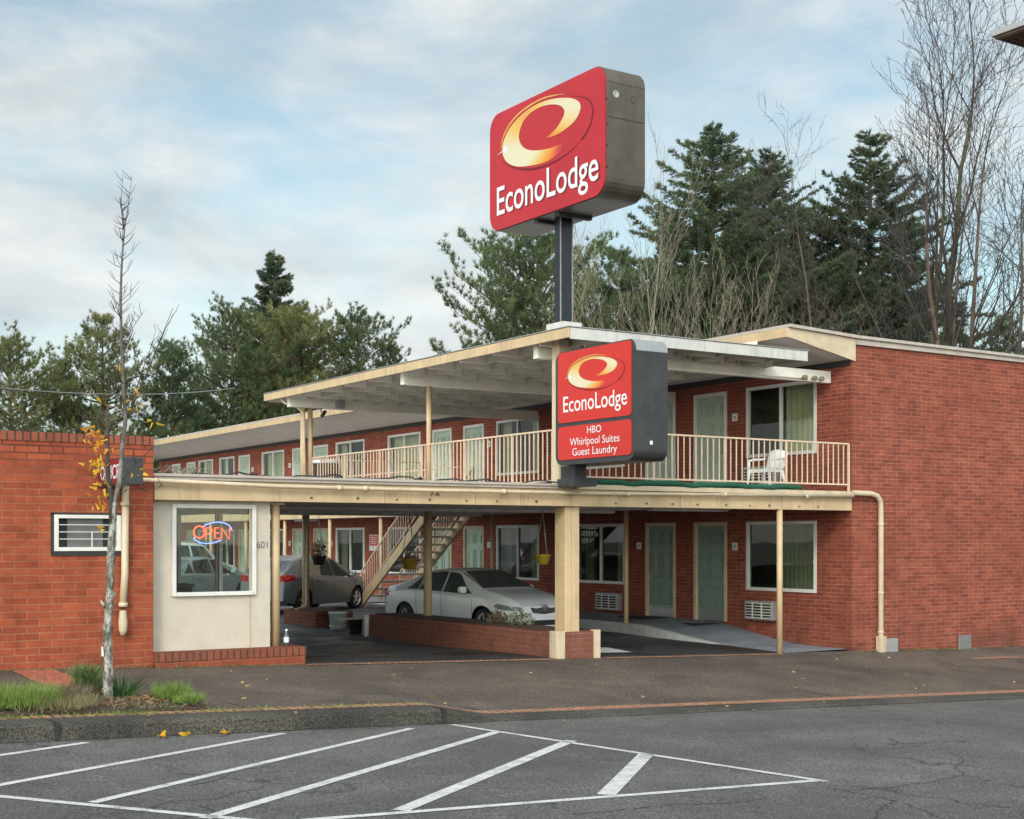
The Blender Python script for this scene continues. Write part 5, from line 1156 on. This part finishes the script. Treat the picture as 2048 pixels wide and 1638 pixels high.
con(20, 74, 682, 240, 1, 'pine_c', 'yellow green pine at the far left edge above the brick office', crown0=.3, point=True, dens=.85)
con(128, 80, 728, 110, 2, 'pine_b', 'slim dark pine second from the left behind the office', crown0=.35, point=True, dens=.8)
con(205, 76, 645, 210, 3, 'pine_c', 'pointed pine right behind the slender street tree', crown0=.35, point=True, dens=.85)
con(345, 78, 698, 165, 4, 'pine_b', 'dark green pine between the street tree and the big spreading pines', crown0=.3, point=True)
con(465, 84, 622, 235, 5, 'pine_a', 'broad bushy pine left of the tall thin fir spire', dens=1.15, crown0=.12)
con(600, 86, 618, 230, 6, 'pine_c', 'yellow tinged bushy pine in the middle of the left grove', dens=1.15, crown0=.12)
con(715, 88, 628, 190, 7, 'pine_b', 'spreading pine rising behind the sloping end of balcony roof', dens=1.0, crown0=.12)
con(548, 96, 505, 145, 8, 'fir_b', 'thin dark fir spire rising above the left pine grove', 'fir', 'fir_tree', crown0=.35)
con(395, 92, 760, 120, 27, 'pine_b', 'low dark pine in the gap left of the broad bushy pine', crown0=.05)
con(780, 92, 690, 110, 28, 'pine_a', 'rightmost low pine tip of the left grove', crown0=.1)
con(1075, 66, 480, 360, 9, 'pine_a', 'wide spreading pine behind the sign pole with long reaching boughs', dens=1.1, crown0=.3)
con(1245, 70, 520, 200, 29, 'pine_b', 'smaller pine between the sign pole and the tall fir', crown0=.25)
con(1425, 78, 250, 400, 10, 'fir_a', 'tallest dark green fir right of the pylon sign', 'fir', 'fir_tree', crown0=.12, tiers=46)
con(1540, 80, 300, 300, 11, 'fir_a', 'second tall fir crowding the right side of the tallest fir', 'fir', 'fir_tree', crown0=.12, tiers=44)
con(1740, 82, 265, 330, 12, 'fir_b', 'dark fir with narrow top behind the bare trees', 'fir', 'fir_tree', crown0=.14, tiers=44)
con(1490, 83, 345, 260, 46, 'fir_a', 'fir top squeezed between the two tallest firs', 'fir', 'fir_tree', crown0=.1, tiers=40)
con(1590, 86, 410, 260, 47, 'fir_b', 'fir right of the second tall fir, in the gap before the dark fir', 'fir', 'fir_tree', crown0=.1, tiers=36)
con(1810, 86, 430, 240, 48, 'fir_b', 'fir half hidden behind the mossy trunk', 'fir', 'fir_tree', crown0=.1, tiers=36)
con(1345, 76, 430, 230, 30, 'fir_a', 'lower fir filling the left side of the tallest fir', 'fir', 'fir_tree', crown0=.1, tiers=36)
con(1655, 84, 400, 230, 13, 'fir_b', 'shorter dark fir filling in beside the narrow topped fir', 'fir', 'fir_tree', crown0=.1, tiers=36)
con(1905, 80, 600, 150, 14, 'fir_a', 'low green conifer just above the right brick wall', 'fir', 'fir_tree', crown0=.05)
con(2010, 74, 640, 130, 15, 'pine_a', 'low round pine at the right edge above the coping', crown0=.05)
def bare(px, dist, ytop, seed, label, **k):
    b, H = place(px, dist, ytop); bare_tree('bare_tree', label, 'tree', b, H, seed, **k)
bare(1830, 62, -230, 31, 'tallest leafless tree with mossy trunk and upright limbs, right of the firs', mat='bark_moss', tw='twig', mind=.012, stems=3, r0=.26, spread=.55, depth=4, dens=.58, up=.35, start=.36)
bare(1885, 60, -60, 32, 'leafless tree with thin spreading twigs beside the mossy trunked one', mat='bark_brown', tw='twig', mind=.011, stems=3, r0=.17, spread=.6, depth=4, dens=.5, lean=(.08, 0), start=.35)
bare(1955, 54, 120, 33, 'leafless tree leaning to the right edge of the view', mat='bark', tw='twig', mind=.011, stems=5, r0=.14, spread=.55, depth=4, dens=.42, lean=(.36, -.15), start=.3)
bare(1905, 58, 20, 39, 'leafless tree with several upright stems right of the mossy trunk', mat='bark_brown', tw='twig', mind=.011, stems=3, r0=.18, spread=.5, depth=4, dens=.55, lean=(.16, -.05), start=.3)
bare(1690, 70, 170, 34, 'leafless tree with wide open crown in front of the narrow topped fir', mat='bark_brown', tw='twig', stems=2, r0=.14, spread=.75, depth=4, dens=.6, start=.45)
bare(1330, 56, 250, 35, 'slender pale leafless tree just right of the pylon sign', mat='bark_pale', tw='bark_pale', stems=3, r0=.065, spread=.42, depth=3, dens=.48, start=.3, up=.45)
bare(1425, 54, 380, 36, 'multi stemmed pale leafless tree in front of the tallest fir', mat='bark_pale', tw='bark_pale', stems=5, r0=.06, spread=.4, depth=3, dens=.45, start=.25, up=.45)
bare(1260, 58, 430, 37, 'pale leafless bush leaning left toward the sign pole', mat='bark_pale', tw='bark_pale', stems=4, r0=.05, spread=.5, depth=3, dens=.5, lean=(-.28, .1), start=.3)
for i, (px, ds, yt, sd_, lb_) in enumerate(((1500, 60, 540, 41, 'reddish leafless thicket above the balcony roof end and gable peak'), (1700, 64, 560, 43, 'reddish leafless thicket left of the mossy trunk'), (1385, 60, 570, 44, 'pale brown leafless thicket above the balcony roof'))):
    b, H = place(px, ds, yt); bare_tree('leafless_shrub', lb_, 'shrub', b, H, sd_, mat='twig_red' if i < 2 else 'bark_pale', stems=7, r0=.045, spread=.65, depth=3, dens=.55, start=.3, group='leafless thickets behind the motel', mind=.009)
# slender street tree
tY = 16.33
def tp(x, y): return at(x, y, tY)
tr_ = thing('street_tree', tuple(tp(215, 1408)), 'slender young street tree with few yellow leaves in the kerbside bed', 'tree')
tk = MB(); tpx = [(215, 1412), (216, 1385), (217, 1330), (215, 1270), (219, 1200), (220, 1150), (223, 1080), (226, 1040), (229, 1005)]; trd = [.070, .058, .054, .052, .049, .047, .044, .042, .040]
rgk = random.Random(5); ys_ = [1412-407*k/60 for k in range(61)]; yk = [p[1] for p in tpx][::-1]
def tfun(y, vals): return float(np.interp(y, yk, vals[::-1]))
tk.tube([tp(tfun(y, [p[0] for p in tpx])+rgk.gauss(0, .4), y) for y in ys_], [tfun(y, trd)*(1+rgk.gauss(0, .035)+(.16 if k in (9, 22, 23, 36, 44) else 0)) for k, y in enumerate(ys_)], 12)
for (x, y, dx) in ((208, 1208, -9), (226, 1190, 7), (226, 1120, 6), (210, 1290, -6)): tk.tube([tp(x-dx*.6, y+6), tp(x+dx*.3, y), tp(x+dx*.7, y-7)], [.028, .02, .006], 6)
tk.tube([tp(*p) for p in ((229, 1008), (239, 960), (244, 900), (251, 840), (246, 760), (243, 680), (241, 600), (243, 540), (246, 490), (249, 460), (247, 430))], [.038, .031, .028, .025, .022, .019, .016, .013, .011, .009, .006], 8)
tk.build('trunk', 'bark_street', tr_); bt_ = MB(); rg = random.Random(12)
bt_.tube([tp(*p) for p in ((224, 1060), (222, 1000), (216, 950), (214, 900), (216, 860), (211, 820))], [.036, .032, .03, .026, .02, .012], 7)
for pts, r_ in ((((247, 460), (242, 410), (246, 345)), .010), (((249, 460), (258, 400), (264, 352)), .009), (((250, 840), (270, 800), (300, 730), (320, 680), (346, 616)), .018), (((262, 815), (285, 740), (300, 700), (312, 660)), .012), (((300, 730), (330, 660), (345, 630)), .009), (((245, 960), (270, 930), (300, 900), (320, 870)), .012), (((238, 990), (262, 975), (300, 985), (330, 970)), .008), (((216, 1000), (205, 960), (195, 900)), .010), (((215, 900), (200, 860), (190, 830)), .010), (((243, 690), (262, 660), (290, 620)), .008), (((244, 720), (258, 680), (268, 610)), .007), (((230, 1010), (225, 985), (200, 965)), .007), (((251, 840), (236, 790), (200, 760), (185, 740)), .007)):
    n = len(pts); bt_.tube([tp(*p) for p in pts], [r_*.7*(1-.75*k/(n-1)) for k in range(n)], 5)
    for k in range(2*n):
        f = rg.random(); i = min(n-2, int(f*(n-1))); w_ = f*(n-1)-i; a = [pts[i][q]*(1-w_)+pts[i+1][q]*w_ for q in (0, 1)]; s = rg.choice((-1, 1)); l = rg.uniform(12, 34)
        v0 = tp(*a); v1 = tp(a[0]+s*l*.5, a[1]-l*.9)+Vector((0, rg.uniform(-.15, .15), 0)); bt_.tube([v0, (v0+v1)/2+Vector((s*.01, 0, 0)), v1], [.004, .003, .002], 4)
for k in range(70):
    y = rg.uniform(400, 830); f = (y-430)/400; x = np.interp(y, [400, 490, 600, 760, 830], [247, 247, 241, 246, 250]); s = rg.choice((-1, 1)); l = rg.uniform(12, 40)*(.7+.5*max(0, f))
    v0 = tp(x, y); v1 = tp(x+s*l*.75, y-l)+Vector((0, rg.uniform(-.25, .25), 0)); bt_.tube([v0, v0*.5+v1*.5+Vector((s*.012, 0, -.01)), v1], [.0045, .0035, .002], 4)
    if l > 24: v2 = (v0+v1)/2; v3 = v2+Vector((s*.03, rg.uniform(-.1, .1), .1)); bt_.tube([v2, v3], [.004, .0025], 4)
bt_.build('branches', 'twig', tr_)
def leaves(mat, spots, name, wl=(.05, .10)):
    P, D = [], []; rr = np.random.default_rng(len(spots)*7)
    for x, y, n, s in spots:
        for _ in range(n): p = tp(x+rr.normal()*s, y+rr.normal()*s); P.append((p.x, p.y+rr.normal()*.12, p.z)); d = rr.normal(size=3); d[2] -= .6; D.append(d/np.linalg.norm(d))
    P = np.array(P)-np.array(tp(215, 1408)); n = len(P); blades_mesh(name, mat, P, np.array(D), rr.uniform(*wl, n), rr.uniform(.025, .05, n), rr, tr_, tip=.3)
leaves('leaf_yellow', [(192, 935, 16, 9), (198, 925, 8, 7), (203, 962, 9, 8), (190, 985, 9, 8), (196, 1010, 4, 8), (200, 1060, 7, 9), (270, 945, 4, 5), (265, 795, 6, 8), (275, 810, 5, 12), (295, 845, 4, 8), (215, 905, 5, 6), (212, 790, 4, 20), (240, 735, 3, 10), (205, 890, 6, 6)], 'yellow_leaves')
leaves('leaf_orange', [(182, 862, 12, 8), (196, 866, 8, 7), (203, 880, 6, 6), (200, 900, 4, 5)], 'orange_leaves')

# ================================================================ KERBSIDE PLANTING BED
bd = MB(); bed = [(3.0, 15.54), (5.95, 15.54), (5.75, 16.0), (5.55, 16.6), (5.2, 17.1), (4.5, 17.2), (3.6, 17.0), (2.4, 16.9)]
cx, cy = 4.3, 16.2; mb = MB()
for k in range(len(bed)):
    a, b = bed[k], bed[(k+1) % len(bed)]
    for f0, f1 in ((0, .5), (.5, .85), (.85, 1)):
        def q(p, f): X, Y = cx+(p[0]-cx)*f, cy+(p[1]-cy)*f; return (X, Y, walk_z(X, Y)+.012+.07*(1-f*f))
        if f0 == 0: mb.poly([q(a, 0), q(a, f1), q(b, f1)])
        else: mb.quad(q(a, f0), q(a, f1), q(b, f1), q(b, f0))
tag(mb.build('planting_bed', 'mulch'), kind='structure')
def bz(X, Y): return walk_z(X, Y)+.05
def clump(x, y, r, h, n, mat, wl, ww, seed, name, label, cat, kind=None, spread=.5):
    rng = np.random.default_rng(seed); th = rng.uniform(0, 6.28, n); rr = rng.uniform(0, 1, n)**.6*r
    P = np.stack([x+rr*np.cos(th), y+rr*np.sin(th), np.full(n, bz(x, y))+rng.uniform(0, h, n)], 1)
    D = np.stack([np.cos(th)*spread*rr/r, np.sin(th)*spread*rr/r, np.ones(n)], 1)+rng.normal(size=(n, 3))*.28; D /= np.linalg.norm(D, axis=1, keepdims=True)
    o = blades_mesh(name, mat, P, D, rng.uniform(*wl, n), rng.uniform(*ww, n), rng, shift=(x, y, bz(x, y)), tip=.1); return tag(o, label, cat, None, kind)
clump(3.85, 15.95, .36, .05, 1500, 'grass_mat', (.10, .30), (.005, .011), 51, 'grass_clump', 'bright green grass clump at the left edge of the planting bed', 'grass')
clump(3.45, 15.9, .3, .05, 900, 'grass_mat', (.10, .30), (.005, .011), 59, 'grass_clump', 'bright green grass cut off by the left frame edge', 'grass')
clump(5.62, 16.15, .20, .05, 900, 'grass_mat', (.08, .22), (.006, .012), 52, 'grass_clump', 'bright green grass clump at the right tip of the planting bed', 'grass')
clump(5.72, 15.8, .16, .03, 500, 'grass_mat', (.06, .14), (.006, .011), 53, 'grass_clump', 'small bright grass clump beside the kerb bricks', 'grass')
clump(4.78, 16.75, .17, .30, 1100, 'shrub_leaf', (.06, .13), (.008, .016), 54, 'shrub', 'fresh green feathery shrub left of the street tree trunk', 'shrub', spread=.7)
clump(5.1, 16.45, .10, .02, 46, 'strap_leaf', (.22, .36), (.022, .04), 55, 'strap_plant', 'dark green strap leaved plant right of the street tree trunk', 'plant', spread=1.3)
clump(4.35, 16.35, .36, .10, 1900, 'heather', (.05, .13), (.006, .014), 56, 'heather_shrub', 'brown heather like low shrub left of the street tree', 'shrub')
clump(4.25, 15.85, .4, .03, 1200, 'grass_dry', (.06, .16), (.005, .009), 57, 'dry_grass', 'dry yellowish grass along the kerb bricks', 'grass', 'stuff')
rng = np.random.default_rng(95); n = 5200; Xg = rng.uniform(2.6, 5.9, n); Yg = rng.uniform(15.5, 17.05, n); ok_ = (Yg < 17.15-.0*Xg) & (Yg < 22.4-1.05*Xg+.25*np.sin(Xg*7)) & (rng.uniform(0, 1, n) < .25+.75*np.sin(Xg*3.1+Yg*2.3)**2); Xg, Yg = Xg[ok_], Yg[ok_]; n = len(Xg); D = rng.normal(size=(n, 3))*.8; D[:, 2] = np.abs(D[:, 2])*.6+.35; D /= np.linalg.norm(D, axis=1, keepdims=True)
for nm_, mt_, lb_, sel in (('bed_weeds', 'shrub_leaf', 'mixed low weeds matted over the planting bed', rng.uniform(0, 1, n) < .45), ('bed_litter', 'heather', 'brown withered litter matted over the planting bed', None)):
    sel = ~keep_ if sel is None else sel; keep_ = sel; m_ = int(sel.sum())
    o = blades_mesh(nm_, mt_, np.stack([Xg[sel], Yg[sel], [bz(a, b)-.01 for a, b in zip(Xg[sel], Yg[sel])]], 1), D[sel], rng.uniform(.03, .10, m_), rng.uniform(.006, .016, m_), rng, kind='stuff'); tag(o, lb_, 'ground cover')
rng = np.random.default_rng(91); n = 1300; Xg = rng.uniform(2.6, 8.7, n); Yg = YE+.03+np.abs(rng.normal(size=n))*.05; keep = rng.uniform(0, 1, n) < (.25+.75*np.sin(Xg*2.3)**2)*np.where(Xg < 6.2, 1, .6); Xg, Yg = Xg[keep], Yg[keep]; n = len(Xg)
D = rng.normal(size=(n, 3))*.5; D[:, 2] = 1; D /= np.linalg.norm(D, axis=1, keepdims=True)
o = blades_mesh('kerb_grass', 'grass_mat', np.stack([Xg, Yg, [walk_z(a, b)+.005 for a, b in zip(Xg, Yg)]], 1), D, rng.uniform(.02, .07, n), rng.uniform(.006, .012, n), rng, kind='stuff'); tag(o, 'thin grass growing between kerb and brick edging', 'grass')
rng = np.random.default_rng(92); n = 420; th = rng.uniform(0, 6.28, n); rr = rng.uniform(0, 1, n)**.5; Xg = 5.15+.6*rr*np.cos(th)-.2; Yg = 16.2+.5*rr*np.sin(th); D = rng.normal(size=(n, 3)); D[:, 2] = np.abs(D[:, 2])*.35; D /= np.linalg.norm(D, axis=1, keepdims=True)
o = blades_mesh('bark_chips', 'dry_leaf', np.stack([Xg, Yg, [bz(a, b)+.01 for a, b in zip(Xg, Yg)]], 1), D, rng.uniform(.03, .07, n), rng.uniform(.012, .03, n), rng, tip=.7, kind='stuff'); tag(o, 'bark chips scattered on the planting bed', 'bark chips')
# fallen leaves, moss along the wall foot
rng = np.random.default_rng(93); n = 80; Xg = rng.uniform(3, 27, n); Yg = rng.uniform(14.2, 19.6, n); D = rng.normal(size=(n, 3)); D[:, 2] = np.abs(D[:, 2])*.12+.05; D /= np.linalg.norm(D, axis=1, keepdims=True)
zf = lambda a, b: (walk_z(a, b) if b > YE else road_z(a)+(kerb_h(a) if b > YK else 0))+.007
o = blades_mesh('fallen_leaves', 'leaf_fallen', np.stack([Xg, Yg, [zf(a, b) for a, b in zip(Xg, Yg)]], 1), D, rng.uniform(.025, .06, n), rng.uniform(.02, .045, n), rng, tip=.5, kind='stuff'); tag(o, 'small fallen leaves scattered over pavement and gutter', 'leaves')
for i, (x, y, lb_) in enumerate(((5.02, 14.72, 'single large yellow leaf in the gutter, left of the pair'), (5.28, 14.74, 'middle large yellow leaf in the gutter'), (5.75, 14.73, 'rightmost large yellow leaf in the gutter below the bed'))):
    rng = np.random.default_rng(i); D = rng.normal(size=(6, 3)); D[:, 2] = np.abs(D[:, 2])*.5; D /= np.linalg.norm(D, axis=1, keepdims=True)
    o = blades_mesh('fallen_leaf', 'leaf_yellow', np.repeat(np.array([[x, y, road_z(x)+.02]]), 6, 0), D, np.full(6, .07), np.full(6, .05), rng, shift=(x, y, road_z(x)), tip=.5); tag(o, lb_, 'leaf')
rng = np.random.default_rng(94); n = 1500; s_ = rng.uniform(0, 1, n); Xg = np.where(s_ < .35, rng.uniform(3, 8.9, n), rng.uniform(21.1, 29, n)); Yg = np.where(Xg < 6.6, 19.77, np.where(Xg < 9, 19.67, 19.80))-np.abs(rng.normal(size=n))*.035; D = rng.normal(size=(n, 3)); D[:, 2] = np.abs(D[:, 2]); D /= np.linalg.norm(D, axis=1, keepdims=True)
o = blades_mesh('wall_foot_moss', 'shrub_leaf', np.stack([Xg, Yg, [walk_z(a, b)+.004 for a, b in zip(Xg, Yg)]], 1), D, rng.uniform(.015, .05, n), rng.uniform(.008, .02, n), rng, kind='stuff'); tag(o, 'moss and small weeds along the foot of the walls', 'moss')
M['shrub_leaf']
# ================================================================ NEIGHBOURING TALL BUILDING (eave corner at right edge) and cable
nbld = thing('neighbour_building', (33.4, 26.1, -.4), 'tall neighbouring building whose wide dark eave corner juts in at upper right', 'building')
EX, EY, EZ = 33.35, 26.15, 16.45
MB().box(EX, EX+14, EY-9, EY, EZ, EZ+.16).build('roof', 'steel_dull', nbld)
so = MB(); so.box(EX+.08, EX+13.9, EY-8.9, EY-.08, EZ-.07, EZ-.005)
for k in range(7): 
    o_ = .14+.2*k; so.box(EX+o_, EX+o_+.07, EY-8.8, EY-o_, EZ-.10, EZ-.068); so.box(EX+o_+.08, EX+13.8, EY-o_-.07, EY-o_, EZ-.10, EZ-.068)
so.build('eave_soffit', 'bark_brown', nbld)
wl_ = MB(); wall_cells(wl_, 'x', EX+1.6, EY-8, EY-1.6, -.5, EZ-.1, [(EY-7+2.7*k, EY-5.6+2.7*k, 1.2+3.1*j, 2.9+3.1*j) for k in range(2) for j in range(5)]); wl_.quad((EX+1.6, EY-1.6, -.5), (EX+13, EY-1.6, -.5), (EX+13, EY-1.6, EZ-.1), (EX+1.6, EY-1.6, EZ-.1)); wl_.quad((EX+1.6, EY-8, -.5), (EX+13, EY-8, -.5), (EX+13, EY-8, EZ-.1), (EX+1.6, EY-8, EZ-.1)); wl_.build('wall', 'brick_wing', nbld)
for k in range(2):
    for j_ in range(5): MB().quad((EX+1.68, EY-5.6+2.7*k, 1.2+3.1*j_), (EX+1.68, EY-7+2.7*k, 1.2+3.1*j_), (EX+1.68, EY-7+2.7*k, 2.9+3.1*j_), (EX+1.68, EY-5.6+2.7*k, 2.9+3.1*j_)).build('window', 'glass', nbld)
MB().box(EX+2.2, EX+2.25, EY-8, EY-1.7, -.5, EZ-.2).build('inner_wall', 'room_dark', nbld)
ca = MB(); p0, p1 = at(-40, 772, 40), at(470, 776, 56); ca.tube([p0*(1-f)+p1*f-Vector((0, 0, .25*4*f*(1-f))) for f in lin(0, 1, 14)], .016, 5); o = ca.build('overhead_cable', 'steel_dull', shift=tuple(p0)); tag(o, 'thin overhead cable crossing in front of the left pines', 'cable')
